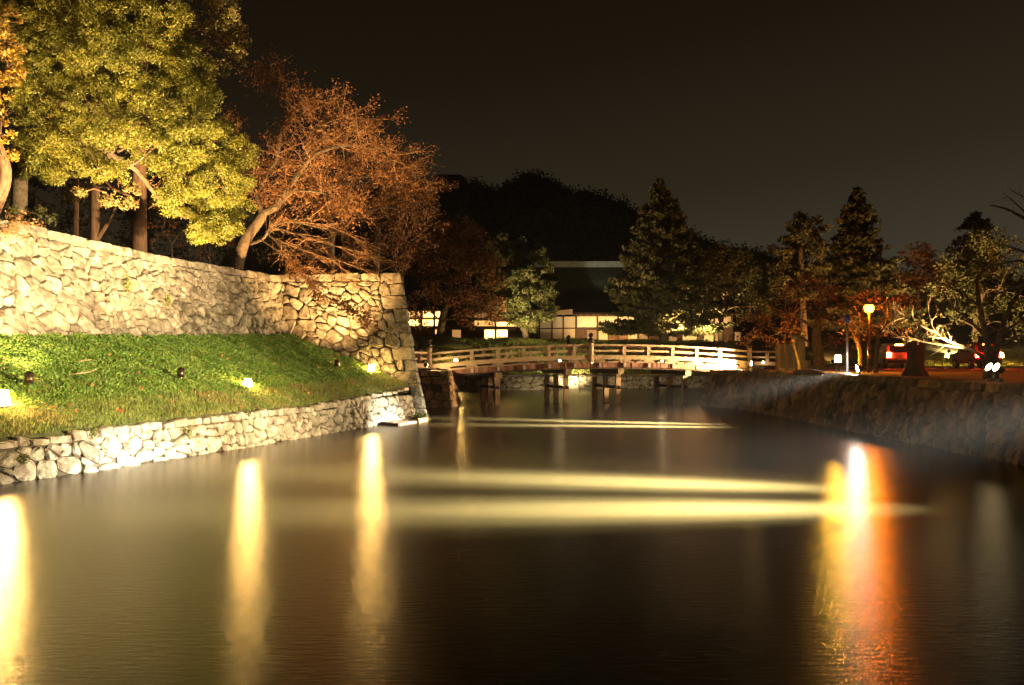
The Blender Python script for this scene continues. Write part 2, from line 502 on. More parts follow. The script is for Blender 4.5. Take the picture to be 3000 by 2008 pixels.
# ------------------------------------------------------------------ left bank geometry
LOWX = [(4, -14.0), (10, -12.3), (18.1, -10.06), (20.06, -9.29), (22.3, -8.72), (25.6, -7.62), (35.4, -5.06), (38.45, -3.95)]
LOWZ = [(4, 0.8), (18, 0.84), (22, 0.90), (26, 0.97), (30, 0.95), (34, 1.10), (36.5, 1.22), (38.6, 1.43)]
FB0 = np.array([-14.0, 25.2]); FB1 = np.array([-9.7, 40.0])
FD = (FB1 - FB0) / np.linalg.norm(FB1 - FB0); FN = np.array([FD[1], -FD[0]])   # FN points to the moat
def face1_base(Y):
    t = (Y - FB0[1]) / (FB1[1] - FB0[1]); return FB0 + (FB1 - FB0) * t
def berm_edge(Yb):
    """lower edge point and upper edge point of the grass slope"""
    lo = np.array([interp(Yb, LOWX) - 0.28, Yb + 0.08, interp(Yb, LOWZ) - 0.03])
    Yt = Yb + 1.55
    t = face1_base(Yt)
    hi = np.array([t[0], t[1], interp(Yt, [(5, 2.75), (20, 3.0), (25.8, 3.12), (33, 3.32), (40, 3.55)])])
    return lo, hi
_bn = np.random.default_rng(3)
_bk = _bn.normal(0, 1, (8, 2)); _bp = _bn.uniform(0, 6.28, 8)
def berm(Yb, t):
    lo, hi = berm_edge(Yb)
    p = lo + (hi - lo) * t
    prof = t ** 0.92
    p[2] = lo[2] + (hi[2] - lo[2]) * prof
    bump_ = sum(math.sin(_bk[k][0] * p[0] * 1.3 + _bk[k][1] * p[1] * 1.3 + _bp[k]) for k in range(8)) / 8
    p[2] += 0.10 * bump_ * min(1, 4 * t, 6 * (1 - t) + 0.2)
    return p
def berm_at(px, py):
    lo = [8.0, 0.01]; hi = [38.4, 0.99]; best = None
    for it in range(5):
        for Yb in np.linspace(lo[0], hi[0], 16):
            for t in np.linspace(lo[1], hi[1], 12):
                p = berm(Yb, t)
                x = CX + F * p[0] / p[1]; y = HY - F * (p[2] - HC) / p[1]
                d = (x - px) ** 2 + (y - py) ** 2
                if best is None or d < best[0]: best = (d, p, Yb, t)
        a = (hi[0] - lo[0]) / 8; b = (hi[1] - lo[1]) / 6
        lo = [max(8, best[2] - a), max(0.0, best[3] - b)]; hi = [min(38.4, best[2] + a), min(1.0, best[3] + b)]
    return best[1]

# grass slope
NU, NV = 90, 22
vs = []
for j in range(NV):
    for i in range(NU):
        vs.append(berm(4 + (38.6 - 4) * i / (NU - 1), j / (NV - 1)))
fs = [(j * NU + i, j * NU + i + 1, (j + 1) * NU + i + 1, (j + 1) * NU + i) for j in range(NV - 1) for i in range(NU - 1)]
tag(obj("grass_slope", mesh_np("grass_slope", vs, fs, True), M['turf']), "green slope between the two stone walls", kind="structure")

def berm_grid_sampler(n, tlo, thi, seed, Ylo=9.0, Yhi=38.5):
    r = np.random.default_rng(seed)
    A = np.array(vs).reshape(NV, NU, 3)
    u = (r.uniform(Ylo, Yhi, n) - 4) / (38.6 - 4) * (NU - 1); t = r.uniform(tlo, thi, n) * (NV - 1)
    i = np.clip(u.astype(int), 0, NU - 2); j = np.clip(t.astype(int), 0, NV - 2)
    fu = (u - i)[:, None]; ft = (t - j)[:, None]
    return (A[j, i] * (1 - fu) * (1 - ft) + A[j, i + 1] * fu * (1 - ft) + A[j + 1, i] * (1 - fu) * ft + A[j + 1, i + 1] * fu * ft)

def blades(pts, L, W, seed, lean=0.5):
    """one thin triangle per blade"""
    r = np.random.default_rng(seed); n = len(pts)
    az = r.uniform(0, 2 * math.pi, n); le = r.uniform(0.1, lean, n)
    up = np.stack([np.cos(az) * le, np.sin(az) * le, np.ones(n)], 1); up /= np.linalg.norm(up, axis=1)[:, None]
    a2 = r.uniform(0, 2 * math.pi, n)
    side = np.stack([np.cos(a2), np.sin(a2), np.zeros(n)], 1)
    l = (L * r.uniform(0.5, 1.4, n))[:, None]; w = (W * r.uniform(0.7, 1.3, n))[:, None]
    V = np.stack([pts - side * w, pts + side * w, pts + up * l], 1).reshape(-1, 3)
    return V, np.arange(3 * n).reshape(n, 3)

def rhombi(pts, L, W, seed, nbias=None, bias=0.0, jit=0.4, droop=0.0):
    """leaf-sized faces, one per point"""
    r = np.random.default_rng(seed); n = len(pts)
    d = r.normal(0, 1, (n, 3))
    if droop: d[:, 2] -= droop
    d /= np.linalg.norm(d, axis=1)[:, None]
    nn = r.normal(0, 1, (n, 3))
    if nbias is not None: nn = nn + bias * nbias
    s = np.cross(d, nn); s /= (np.linalg.norm(s, axis=1)[:, None] + 1e-6)
    l = (L * r.uniform(1 - jit, 1 + jit, n))[:, None] / 2; w = (W * r.uniform(1 - jit, 1 + jit, n))[:, None] / 2
    V = np.stack([pts - d * l, pts + s * w, pts + d * l, pts - s * w], 1).reshape(-1, 3)
    return V, np.arange(4 * n).reshape(n, 4)

pts = berm_grid_sampler(120000, 0.02, 0.62, 11)
V, Fc = blades(pts, 0.085, 0.009, 12, 0.9)
tag(obj("grass", mesh_np("grass", V, Fc), M['grass']), "short dry and green grass on the lower slope", "grass", kind="stuff")
pts = berm_grid_sampler(230000, 0.22, 1.0, 13)
keep = np.random.default_rng(5).random(len(pts)) < np.clip((np.arange(len(pts)) * 0 + 1.0), 0, 1)
tt = (pts[:, 2] - 0.9) / 2.4
keep = np.random.default_rng(5).random(len(pts)) < np.clip(tt * 2.2 - 0.15, 0.05, 1)
pts = pts[keep]
r_ = np.random.default_rng(6)
lumps = 0.06 * np.abs(np.sin(pts[:, 0] * 3.1 + np.sin(pts[:, 1] * 2.3)) * np.sin(pts[:, 1] * 2.9 + np.cos(pts[:, 0] * 1.7)))
pts = pts + np.stack([r_.normal(0, .02, len(pts)), r_.normal(0, .02, len(pts)), r_.uniform(0.0, 0.07, len(pts)) + lumps], 1)
V, Fc = rhombi(pts, 0.058, 0.038, 14, np.array([0, 0, 1.0]), 0.8)
tag(obj("ground_cover", mesh_np("ground_cover", V, Fc), M['cover']), "leafy green ground cover below the upper wall", "ground cover", kind="stuff")
pts = berm_grid_sampler(420, 0.03, 0.97, 17) + np.array([0, 0, 0.09])
V, Fc = rhombi(pts, 0.10, 0.07, 18, np.array([0, 0, 1.0]), 2.0)
tag(obj("fallen_leaves", mesh_np("fallen_leaves", V, Fc), M['fallen']), "orange fallen leaves scattered on the slope", "leaves", kind="stuff")

# lower wall along the water (u = Y, v = height)
def low_map(u, v, d):
    x = interp(u, LOWX); x2 = interp(u + 0.5, LOWX)
    n = np.array([0.5, -(x2 - x)]); n /= np.linalg.norm(n)
    bat = 0.16 * v
    return (x + n[0] * (d - bat), u + n[1] * (d - bat), v)
low = wall_core("stone_wall", low_map, 4, 38.45, -0.8, 0.80, 60, 3, -0.06, "low pale stone wall rising straight from the water below the grass", back=(-0.5, 0.15, 0))
cells = []
for k, (a, b) in enumerate([(9.0, 14), (14, 20.0), (20.0, 26.0), (26.0, 32.0), (32.0, 38.3)]):
    zt = interp((a + b) / 2, LOWZ)
    cells += rubble_cells(a, b, -0.15, zt - (0.16 if b < 33 else 0.1), 0.33 if a < 26 else 0.31, 40 + k, 1.25, 0.42)
add_stones(low, cells, low_map, M['stone_pale'], 1, visible=lambda u, v: u > 15.5 and v > -0.05, gap=0.011)
# its top course
u = 15.5; k = 0; r_ = np.random.default_rng(8); cap = []
while u < 38.0:
    L = r_.uniform(0.22, 0.62); zt = interp(u + L / 2, LOWZ); h0 = zt - 0.18 if u < 33 else zt - 0.12
    cap.append([(u, h0), (u + L, h0 + r_.normal(0, .015)), (u + L, zt + r_.normal(0.02, .03)), (u, zt + r_.normal(0.02, .03))])
    u += L
add_stones(low, cap, low_map, M['stone_pale'], 2, squared=True, gap=0.012)

# upper wall (u = distance along the face, v = height)
F1TOP = 6.22
def f1_map(u, v, d):
    b = FB0 + FD * u
    v = v + 0.30 * min(max((8 - u) / 8, 0), 1.3) * max(v - 3.0, 0) / 3.2
    bat = 0.30 * (v - 3.2) - 0.018 * (v - 3.2) ** 2
    q = b + FN * (d - bat)
    return (q[0], q[1], v)
up1 = wall_core("stone_wall", f1_map, -16, 15.9, 2.2, F1TOP - 0.06, 20, 6, -0.06, "long floodlit upper stone wall above the green slope", back=(-1.0, 0.3, 0), jm='joint_pale')
cells = []
for k, (a, b) in enumerate([(-3.5, 1.0), (1.0, 5.2), (5.2, 9.6), (9.6, 13.0), (13.0, 15.75)]):
    cells += rubble_cells(a, b, 2.7, F1TOP - 0.30, [0.43, 0.39, 0.36, 0.36, 0.36][k], 60 + k, 1.2, 0.38)
add_stones(up1, cells, f1_map, M['stone_warm'], 3, visible=lambda u, v: v > 2.95 and u > -2.5, gap=0.007, bulge=0.10)
u = -3.0; cap = []
while u < 15.7:
    L = min(r_.uniform(0.5, 1.25), 15.85 - u)
    cap.append([(u, F1TOP - 0.32), (u + L, F1TOP - 0.32 + r_.normal(0, .02)), (u + L, F1TOP + r_.normal(0, .02)), (u, F1TOP + r_.normal(0, .02))])
    u += L
add_stones(up1, cap, f1_map, M['stone_warm'], 4, squared=True, gap=0.012)

# corner bastion (u = 0 at the outer corner .. 1 at the inner corner, measured in metres along the face at its foot)
CT = 6.30
def corner(z):
    g = 1 - (1 - min(max(z, -0.5) / CT, 1.0)) ** 1.25
    return np.array([-3.52 - 1.25 * g, 38.40 + 1.55 * g])
def inner(z):
    t = (z - 3.5) / 2.8
    return np.array([-9.7 - 0.9 * t, 40.0 + 1.0 * t])
F2W = 6.4
def f2_map(u, v, d):
    a = corner(v); b = inner(v)
    p = a + (b - a) * (u / F2W)
    n = np.array([b[1] - a[1], -(b[0] - a[0])]); n = n / np.linalg.norm(n)
    if n[1] > 0: n = -n
    return (p[0] + n[0] * d, p[1] + n[1] * d, v)
def f3_map(u, v, d):      # side of the bastion that runs away from the camera
    a = corner(v)
    dirv = np.array([-0.22, 0.975])
    p = a + dirv * u
    return (p[0] + 0.975 * d, p[1] + 0.22 * d, v)
up2 = wall_core("stone_wall", f2_map, 0.06, F2W, -0.6, CT - 0.05, 12, 12, -0.06, "tall corner bastion of dark-jointed stones with a sloping edge", back=(-0.4, 2.0, 0))
sidecore = MB()
gu = np.linspace(0.06, 16, 8); gv = np.linspace(-0.6, CT - 0.05, 10)
sidecore.raw([f3_map(a, b, -0.06) for b in gv for a in gu], [(j * 8 + i, j * 8 + i + 1, (j + 1) * 8 + i + 1, (j + 1) * 8 + i) for j in range(9) for i in range(7)])
sidecore.build("side_packing", M['joint'], up2)
quo = []; z = -0.15; k = 0; main_v0 = []
while z < CT - 0.02:
    h = min(r_.uniform(0.45, 0.64), CT - z)
    if CT - z - h < 0.2: h = CT - z
    L = (1.15 if k % 2 else 0.62) * r_.uniform(0.85, 1.15)
    quo.append([(0.0, z), (L, z + r_.normal(0, .015)), (L, z + h), (0.0, z + h)]); main_v0.append((z, z + h, L))
    z += h; k += 1
add_stones(up2, quo, f2_map, M['stone_warm'], 5, squared=True, gap=0.005, bulge=0.03)
sq = [[(0.0, a), (1.6 - L, a), (1.6 - L, b), (0.0, b)] for a, b, L in main_v0]
add_stones(up2, sq, f3_map, M['stone_warm'], 6, squared=True, gap=0.005, bulge=0.03)
cells = []
for a, b, L in main_v0:
    pass
cells = rubble_cells(0.55, F2W + 0.1, 0.9, CT - 0.36, 0.48, 77, 1.35, 0.40)
def quoin_clip(c):
    cc = np.mean(np.array(c), axis=0)
    for a, b, L in main_v0:
        if a <= cc[1] < b:
            return clip_poly(c, -1, 0, -(L + 0.01))
    return c
cells = [c for c in (quoin_clip(c) for c in cells) if len(c) >= 3]
def f2_vis(u, v):
    return v > 1.25 + 2.2 * (u / F2W) - 0.35
add_stones(up2, cells, f2_map, M['stone_warm'], 7, visible=f2_vis, gap=0.015, bulge=0.10)
u = main_v0[-1][2]; cap = []
while u < F2W - 0.1:
    L = min(r_.uniform(0.7, 1.7), F2W - u)
    cap.append([(u, CT - 0.36), (u + L, CT - 0.36 + r_.normal(0, .02)), (u + L, CT + r_.normal(0, .01)), (u, CT + r_.normal(0, .01))])
    u += L
add_stones(up2, cap, f2_map, M['stone_warm'], 8, squared=True, gap=0.012)
cells3 = rubble_cells(1.6, 12.0, 0.0, CT - 0.1, 0.60, 78, 1.3, 0.3)
add_stones(up2, cells3, f3_map, M['stone_warm'], 9, limit=0)

# terrace behind the upper walls
def poly_sheet(name, pts2, z, mat, label):
    me = bpy.data.meshes.new(name)
    me.from_pydata([(p[0], p[1], z) for p in pts2], [], [tuple(range(len(pts2)))]); me.update()
    return tag(obj(name, me, mat), label, kind="structure")
c_t = corner(CT); i_t = inner(CT)
tb = FB0 - FD * 18 - FN * 0.8
te = f1_map(15.4, F1TOP, -0.25)
poly_sheet("terrace", [(tb[0] - 60, tb[1]), (tb[0], tb[1]), (te[0], te[1]), (i_t[0], i_t[1] + 0.3), (c_t[0] - 0.3, c_t[1] + 0.3),
                       (c_t[0] - 4.2, 58), (-12, 70), (-70, 70)], F1TOP - 0.08, M['soil'], "dark soil terrace behind the upper wall")

# ------------------------------------------------------------------ bridge abutment on the left
def ab_map(u, v, d):      # front face seen from the camera; u=0 at the water corner, running left
    bx = -3.12 - 0.26 * min(v / 2.0, 1.0)
    return (bx - u, 48.8 + 0.30 * v - d, v)
def ab2_map(u, v, d):     # face towards the moat
    bx = -3.12 - 0.26 * min(v / 2.0, 1.0)
    return (bx + d, 48.8 + 0.30 * v + u, v)
ab = wall_core("stone_wall", ab_map, 0.05, 3.2, -0.6, 1.94, 4, 4, -0.06, "brown stone abutment carrying the end of the bridge beside the bastion", back=(0, 6, 0))
sb = MB(); sb.raw([ab2_map(a, b, -0.06) for b in (-0.6, 1.94) for a in (0.05, 7)], [(0, 1, 3, 2)]); sb.build("side_packing", M['joint'], ab)
qz = [(-0.1, 0.35, 0.5), (0.35, 0.8, 0.95), (0.8, 1.2, 0.5), (1.2, 1.62, 1.0), (1.62, 1.98, 0.55)]
add_stones(ab, [[(0, a), (L, a), (L, b), (0, b)] for a, b, L in qz] + [[(0.55 + 0.5 * i, 1.66), (1.05 + 0.5 * i, 1.66), (1.05 + 0.5 * i, 1.98), (0.55 + 0.5 * i, 1.98)] for i in range(4)],
           ab_map, M['stone_dark'], 20, squared=True)
cl = rubble_cells(0.5, 2.6, -0.1, 1.64, 0.42, 21, 1.25, 0.3)
cl = [clip_poly(c, -1, 0, -([L for a, b, L in qz if a <= max(min(np.mean([p[1] for p in c]), 1.9), -0.05) < b] + [0.5])[0]) for c in cl]
add_stones(ab, [c for c in cl if len(c) >= 3], ab_map, M['stone_dark'], 21, gap=0.02)
add_stones(ab, rubble_cells(0.0, 5.5, -0.1, 1.95, 0.5, 22, 1.3, 0.2), ab2_map, M['stone_dark'], 22, gap=0.02, limit=60)
poly_sheet("path", [(-3.6, 49.4), (-3.3, 58), (-8.5, 68), (-4.6, 49.4)], 1.97, M['soil'], "path at the left end of the bridge")

# ------------------------------------------------------------------ right bank
RBX = [(4, 12.3), (16, 12.05), (21.4, 11.95), (25.6, 11.88), (32, 11.85), (40.5, 11.95), (46, 11.75), (49.3, 10.9), (50.6, 10.35)]
RBZ = [(4, 1.86), (22, 1.89), (28, 1.93), (36, 2.0), (60, 2.0), (300, 2.0)]
def rbz(Y): return float(interp(Y, RBZ))
def on_bank(px, py):
    Y = 40.0
    for _ in range(30):
        Y = (HC - rbz(Y)) * F / (py - HY)
        Y = min(max(Y, 10), 200)
    return np.array([(px - CX) * Y / F, Y, rbz(Y)])
def rb_map(u, v, d):      # u = Y
    x = interp(u, RBX); x2 = interp(u + 0.4, RBX)
    n = np.array([-0.4, (x2 - x)]); n /= np.linalg.norm(n)
    bat = 0.26 * v
    return (x + n[0] * (d - bat), u + n[1] * (d - bat), v)
def rb2_map(u, v, d):     # return face under the bridge, u from the corner away
    return (10.35 + 0.26 * v + 0.35 * u - d, 50.6 + 0.93 * u, v)
rb = wall_core("stone_wall", rb_map, 4, 50.6, -0.8, 1.84, 50, 4, -0.06, "dim brown stone wall of the right bank below the road", back=(0.9, 0.2, 0))
sb = MB(); sb.raw([rb2_map(a, b, -0.06) for b in (-0.8, 1.95) for a in (0.0, 12)], [(0, 1, 3, 2)]); sb.build("side_packing", M['joint'], rb)
cells = []
for k, (a, b) in enumerate([(17, 22.5), (22.5, 28), (28, 34), (34, 42), (42, 50.5)]):
    zt = interp((a + b) / 2, RBZ)
    cells += rubble_cells(a, b, -0.15, zt - 0.27, [0.50, 0.50, 0.52, 0.56, 0.60][k], 30 + k, 0.85, 0.35)
add_stones(rb, cells, rb_map, M['stone_dark'], 10, visible=lambda u, v: u > 19.0 and v > -0.05, gap=0.010, bulge=0.12)
u = 18.0; cap = []
while u < 50.4:
    L = min(r_.uniform(0.45, 1.0), 50.6 - u); zt = interp(u + L / 2, RBZ)
    cap.append([(u, zt - 0.30 + r_.normal(0, .02)), (u + L, zt - 0.30), (u + L, zt + r_.normal(-0.01, .03)), (u, zt + r_.normal(-0.01, .03))])
    u += L
add_stones(rb, cap, rb_map, M['stone_dark'], 11, squared=True, gap=0.014)
add_stones(rb, rubble_cells(0.0, 7.0, -0.1, 1.9, 0.62, 35, 1.2, 0.2), rb2_map, M['stone_dark'], 12, limit=40, gap=0.02)

vs2 = []; ys = [4, 10, 16, 22, 28, 34, 40, 46, 49.5, 50.4, 54, 60, 75, 90, 110, 150]
for Y in ys:
    if Y <= 50.4: x0 = rb_map(Y, rbz(Y), -0.25)[0]
    else: x0 = 10.9 + 0.376 * (Y - 50.4)
    for t in (0, 0.03, 0.1, 0.3, 1.0):
        vs2.append((x0 + (90 - x0) * t, Y, rbz(Y) - 0.03 + (0.02 * math.sin(Y * 1.7 + t * 30) if 0 < t < 0.9 else 0)))
fs2 = [(j * 5 + i, j * 5 + i + 1, (j + 1) * 5 + i + 1, (j + 1) * 5 + i) for j in range(len(ys) - 1) for i in range(4)]
tag(obj("bank_ground", mesh_np("bank_ground", vs2, fs2, True), M['ground']), "gravel ground along the right bank", kind="structure")
# road running across behind the bank trees, with its kerb
road = MB()
road.hexa([(13.5, 57.5, 1.9), (95, 55.0, 1.9), (95, 66.5, 1.9), (15.5, 66.5, 1.9), (13.5, 57.5, 2.004), (95, 55.0, 2.004), (95, 66.5, 2.004), (15.5, 66.5, 2.004)])
tag(road.build("road", M['asphalt']), "asphalt road along the moat", kind="structure")
kerb = MB(); kerb.hexa([(14, 66.5, 1.95), (95, 66.5, 1.95), (95, 66.75, 1.95), (14, 66.75, 1.95), (14, 66.5, 2.12), (95, 66.5, 2.12), (95, 66.75, 2.12), (14, 66.75, 2.12)])
tag(kerb.build("kerb", M['concrete']), "pale kerb on the far side of the road", kind="structure")
gb = MB()
xs = np.linspace(16, 100, 20)
gb.raw([(x, y, z + 0.15 * math.sin(x * 0.7)) for y, z in ((70, 1.95), (78, 3.6), (86, 4.3), (160, 4.4)) for x in xs],
       [(j * 20 + i, j * 20 + i + 1, (j + 1) * 20 + i + 1, (j + 1) * 20 + i) for j in range(3) for i in range(19)])
tag(gb.build("grass_bank", M['turf'], smooth=True), "grassy bank rising beyond the road", kind="structure")

# ------------------------------------------------------------------ far bank
def far_y(x): return 77 + 0.5 * (x + 4.5)
FN2 = np.array([0.447, -0.894])
def fw_map(u, v, d):      # u = X
    return (u + FN2[0] * (d - 0.15 * v), far_y(u) + FN2[1] * (d - 0.15 * v), v)
fw = wall_core("stone_wall", fw_map, -30, 32, -0.8, 1.2, 10, 2, -0.08, "far stone wall of the moat seen beneath the bridge", back=(-0.4, 1.0, 0))
cells = rubble_cells(-6.5, 6, -0.1, 1.28, 0.62, 50, 1.25, 0.25) + rubble_cells(6, 21, -0.1, 1.22, 0.62, 51, 1.25, 0.25)
add_stones(fw, cells, fw_map, M['stone_pale'], 13, gap=0.025, bulge=0.1)
def farz(s):              # height on the far slope, s = metres behind the wall
    return float(interp(s, [(0, 1.22), (2, 1.75), (8.5, 4.35), (10.5, 4.62), (16, 4.6), (80, 4.7)]))
vs3 = []; xs = np.linspace(-40, 45, 36); ss = [0.12, 2, 4, 6, 8.5, 10.5, 16, 45]
for s in ss:
    for x in xs:
        vs3.append((x - 0.447 * s, far_y(x) + 0.894 * s, farz(s) + 0.12 * math.sin(x * 0.9 + s) * (1 if 1 < s < 14 else 0)))
fs3 = [(j * 36 + i, j * 36 + i + 1, (j + 1) * 36 + i + 1, (j + 1) * 36 + i) for j in range(len(ss) - 1) for i in range(35)]
tag(obj("far_bank", mesh_np("far_bank", vs3, fs3, True), M['turf']), "grass slope up to the buildings across the moat", kind="structure")
def far_point(x, s):
    return np.array([x - 0.447 * s, far_y(x) + 0.894 * s, farz(s)])
r_ = np.random.default_rng(23)
xx = r_.uniform(-9, 26, 60000); s_ = r_.uniform(0.2, 11, 60000)
pp = np.stack([xx - 0.447 * s_, 77 + 0.5 * (xx + 4.5) + 0.894 * s_, np.interp(s_, [0, 2, 8.5, 10.5, 16], [1.22, 1.75, 4.35, 4.62, 4.6]) + 0.12 * np.sin(xx * 0.9 + s_) * (s_ > 1)], 1)
V, Fc = blades(pp, 0.22, 0.03, 24, 0.8)
tag(obj("grass", mesh_np("grass", V, Fc), M['grass']), "grass on the slope across the moat behind the bridge", "grass", kind="stuff")
mound = MB()
mc = P(1290, 985, 88)
mound.lathe((mc[0], mc[1], 3.6), [(4.6, 0), (3.6, 0.55), (2.2, 1.0), (1.0, 1.28), (0.3, 1.36)], 18)
tag(mound.build("mound", M['turf'], smooth=True), "small mound at the foot of the dark maple", kind="structure")

# ------------------------------------------------------------------ wooden bridge
TH = math.atan(0.2); BA = np.array([math.cos(TH), math.sin(TH)]); BB = np.array([-math.sin(TH), math.cos(TH)])
BO = np.array([-3.6, 51.2]); BL = 17.9; BW = 5.0
def deck_z(s):
    t = s / BL
    return 2.04 + 0.10 * t + 1.55 * t * (1 - t)
def BM(s, w, z):
    p = BO + BA * s + BB * w
    return (p[0], p[1], z)
bridge = empty("wooden_bridge", "arched wooden bridge with railings crossing the moat", "bridge", (*(BO + BA * BL / 2), 0))
def bpart(mb, name, mat):
    o = mb.build(name, mat)
    o.parent = bridge
    o.matrix_parent_inverse = Matrix.Translation(-bridge.location)
    return o
def strip(s0, s1, w0, w1, lo, hi, n):
    mb = MB(); ss_ = np.linspace(s0, s1, n + 1)
    vs = []
    for s in ss_:
        z = deck_z(s)
        vs += [BM(s, w0, z + lo), BM(s, w1, z + lo), BM(s, w1, z + hi), BM(s, w0, z + hi)]
    fs = [(0, 3, 2, 1), tuple(4 * n + k for k in range(4))]
    for i in range(n):
        for k in range(4):
            k2 = (k + 1) % 4
            fs.append((4 * i + k, 4 * i + k2, 4 * i + 4 + k2, 4 * i + 4 + k))
    return mb.raw(vs, fs)
def post_box(s, w, ds, dw, z0, z1):
    return MB().hexa([BM(s - ds, w - dw, z0), BM(s + ds, w - dw, z0), BM(s + ds, w + dw, z0), BM(s - ds, w + dw, z0),
                      BM(s - ds, w - dw, z1), BM(s + ds, w - dw, z1), BM(s + ds, w + dw, z1), BM(s - ds, w + dw, z1)])
# deck planks
n_pl = 72
for i in range(n_pl):
    s0 = BL * i / n_pl + 0.006; s1 = BL * (i + 1) / n_pl - 0.006
    j = random.uniform(-0.02, 0.02)
    mb = MB().hexa([BM(s0, -0.22 + j, deck_z(s0) - 0.09), BM(s1, -0.22 + j, deck_z(s1) - 0.09), BM(s1, BW + 0.22, deck_z(s1) - 0.09), BM(s0, BW + 0.22, deck_z(s0) - 0.09),
                    BM(s0, -0.22 + j, deck_z(s0)), BM(s1, -0.22 + j, deck_z(s1)), BM(s1, BW + 0.22, deck_z(s1)), BM(s0, BW + 0.22, deck_z(s0))])
    bpart(mb, "plank", M['wood_rail'])
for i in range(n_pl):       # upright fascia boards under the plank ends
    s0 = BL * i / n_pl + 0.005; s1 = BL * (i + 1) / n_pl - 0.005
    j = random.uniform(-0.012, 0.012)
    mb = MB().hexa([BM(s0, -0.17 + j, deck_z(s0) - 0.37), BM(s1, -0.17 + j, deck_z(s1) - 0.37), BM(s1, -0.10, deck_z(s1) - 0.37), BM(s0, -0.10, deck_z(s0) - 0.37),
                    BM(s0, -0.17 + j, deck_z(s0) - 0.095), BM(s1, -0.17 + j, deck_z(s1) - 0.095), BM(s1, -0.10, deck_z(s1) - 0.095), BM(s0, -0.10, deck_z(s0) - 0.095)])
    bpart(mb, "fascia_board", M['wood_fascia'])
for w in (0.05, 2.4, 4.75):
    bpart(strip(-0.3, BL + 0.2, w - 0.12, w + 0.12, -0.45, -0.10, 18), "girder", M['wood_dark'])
PS = [-0.1 + 1.48 * k for k in range(13)]
for side, w in ((0, 0.0), (1, BW)):
    bpart(strip(-1.0, BL + 0.1, w - 0.10, w + 0.10, 0.10, 0.33, 26), "lower_rail", M['wood_rail'])
    bpart(strip(-1.0, BL + 0.1, w - 0.045, w + 0.045, 0.53, 0.65, 26), "middle_rail", M['wood_rail'])
    bpart(strip(-1.0, BL + 0.1, w - 0.085, w + 0.085, 0.86, 0.97, 26), "top_rail", M['wood_rail'])
    for s in PS:
        if abs(s - 8.3) < 0.5 or s < 0.2 or s > 17.5: continue
        bpart(post_box(s, w, 0.095, 0.075, deck_z(s) + 0.331, deck_z(s) + 0.859), "rail_post", M['wood_rail'])
    for s in PS:                # trapezoid blocks between deck and lower rail
        z = deck_z(s)
        a, b = 0.24, 0.36
        mb = MB().hexa([BM(s - b, w - 0.085, z + 0.002), BM(s + b, w - 0.085, z + 0.002), BM(s + b, w + 0.085, z + 0.002), BM(s - b, w + 0.085, z + 0.002),
                        BM(s - a, w - 0.085, z + 0.12), BM(s + a, w - 0.085, z + 0.12), BM(s + a, w + 0.085, z + 0.12), BM(s - a, w + 0.085, z + 0.12)])
        bpart(mb, "rail_block", M['wood_rail'])
    for s, hgt in ((-1.0, 1.55), (8.3, 1.45), (BL + 0.15, 1.5)):
        z = deck_z(min(max(s, 0), BL))
        p = BM(s, w, z)
        po = MB().lathe(p, [(0.14, 0.0), (0.14, hgt - 0.32)], 12).build("newel_post", M['wood_rail'])
        po.parent = bridge; po.matrix_parent_inverse = Matrix.Translation(-bridge.location)
        fi = MB().lathe((p[0], p[1], p[2] + hgt - 0.40), [(0.152, 0), (0.152, 0.22), (0.10, 0.25), (0.09, 0.30), (0.15, 0.36), (0.16, 0.43), (0.12, 0.51), (0.03, 0.58), (0.01, 0.62)], 12).build("finial", M['metal_bronze'], None, True)
        fi.parent = po
        fi.matrix_parent_inverse = (bridge.matrix_world @ po.matrix_parent_inverse).inverted() if False else Matrix.Identity(4)
    # wing railings splaying out at both ends
    for s0, s1, dw, pn in ((-1.0, -2.3, -1.5 if side == 0 else 1.5, 'l'), (BL + 0.15, BL + 2.0, -0.9 if side == 0 else 0.9, 'r')):
        z = deck_z(min(max(s0, 0), BL)) - 0.03
        for lo, hi, hw, nm in ((0.10, 0.33, 0.10, "lower_rail"), (0.53, 0.65, 0.045, "middle_rail"), (0.86, 0.97, 0.085, "top_rail")):
            a0 = np.array(BM(s0 + (-0.145 if s1 < s0 else 0.145), w, 0)); b0 = np.array(BM(s1, w + dw, 0)); d = b0 - a0; d /= np.linalg.norm(d); nn = np.array([-d[1], d[0], 0]) * hw
            c = [a0 - nn, b0 - nn, b0 + nn, a0 + nn]
            mb = MB().hexa([(q[0], q[1], z + lo) for q in c] + [(q[0], q[1], z + hi) for q in c])
            bpart(mb, nm, M['wood_rail'])
        p = BM(s1, w + dw, z - 0.03)
        po = MB().lathe(p, [(0.15, 0.0), (0.15, 1.12)], 12).build("newel_post", M['wood_rail'])
        po.parent = bridge; po.matrix_parent_inverse = Matrix.Translation(-bridge.location)
        fi = MB().lathe((p[0], p[1], p[2] + 1.05), [(0.162, 0), (0.162, 0.22), (0.10, 0.25), (0.09, 0.30), (0.15, 0.36), (0.16, 0.43), (0.12, 0.51), (0.03, 0.58), (0.01, 0.62)], 12).build("finial", M['metal_bronze'], None, True)
        fi.parent = po
        mid = (np.array(BM(s0, w, 0)) + np.array(BM(s1, w + dw, 0))) / 2
        bpart(MB().box(mid[0] - 0.09, mid[0] + 0.09, mid[1] - 0.09, mid[1] + 0.09, z + 0.331, z + 0.859), "rail_post", M['wood_rail'])
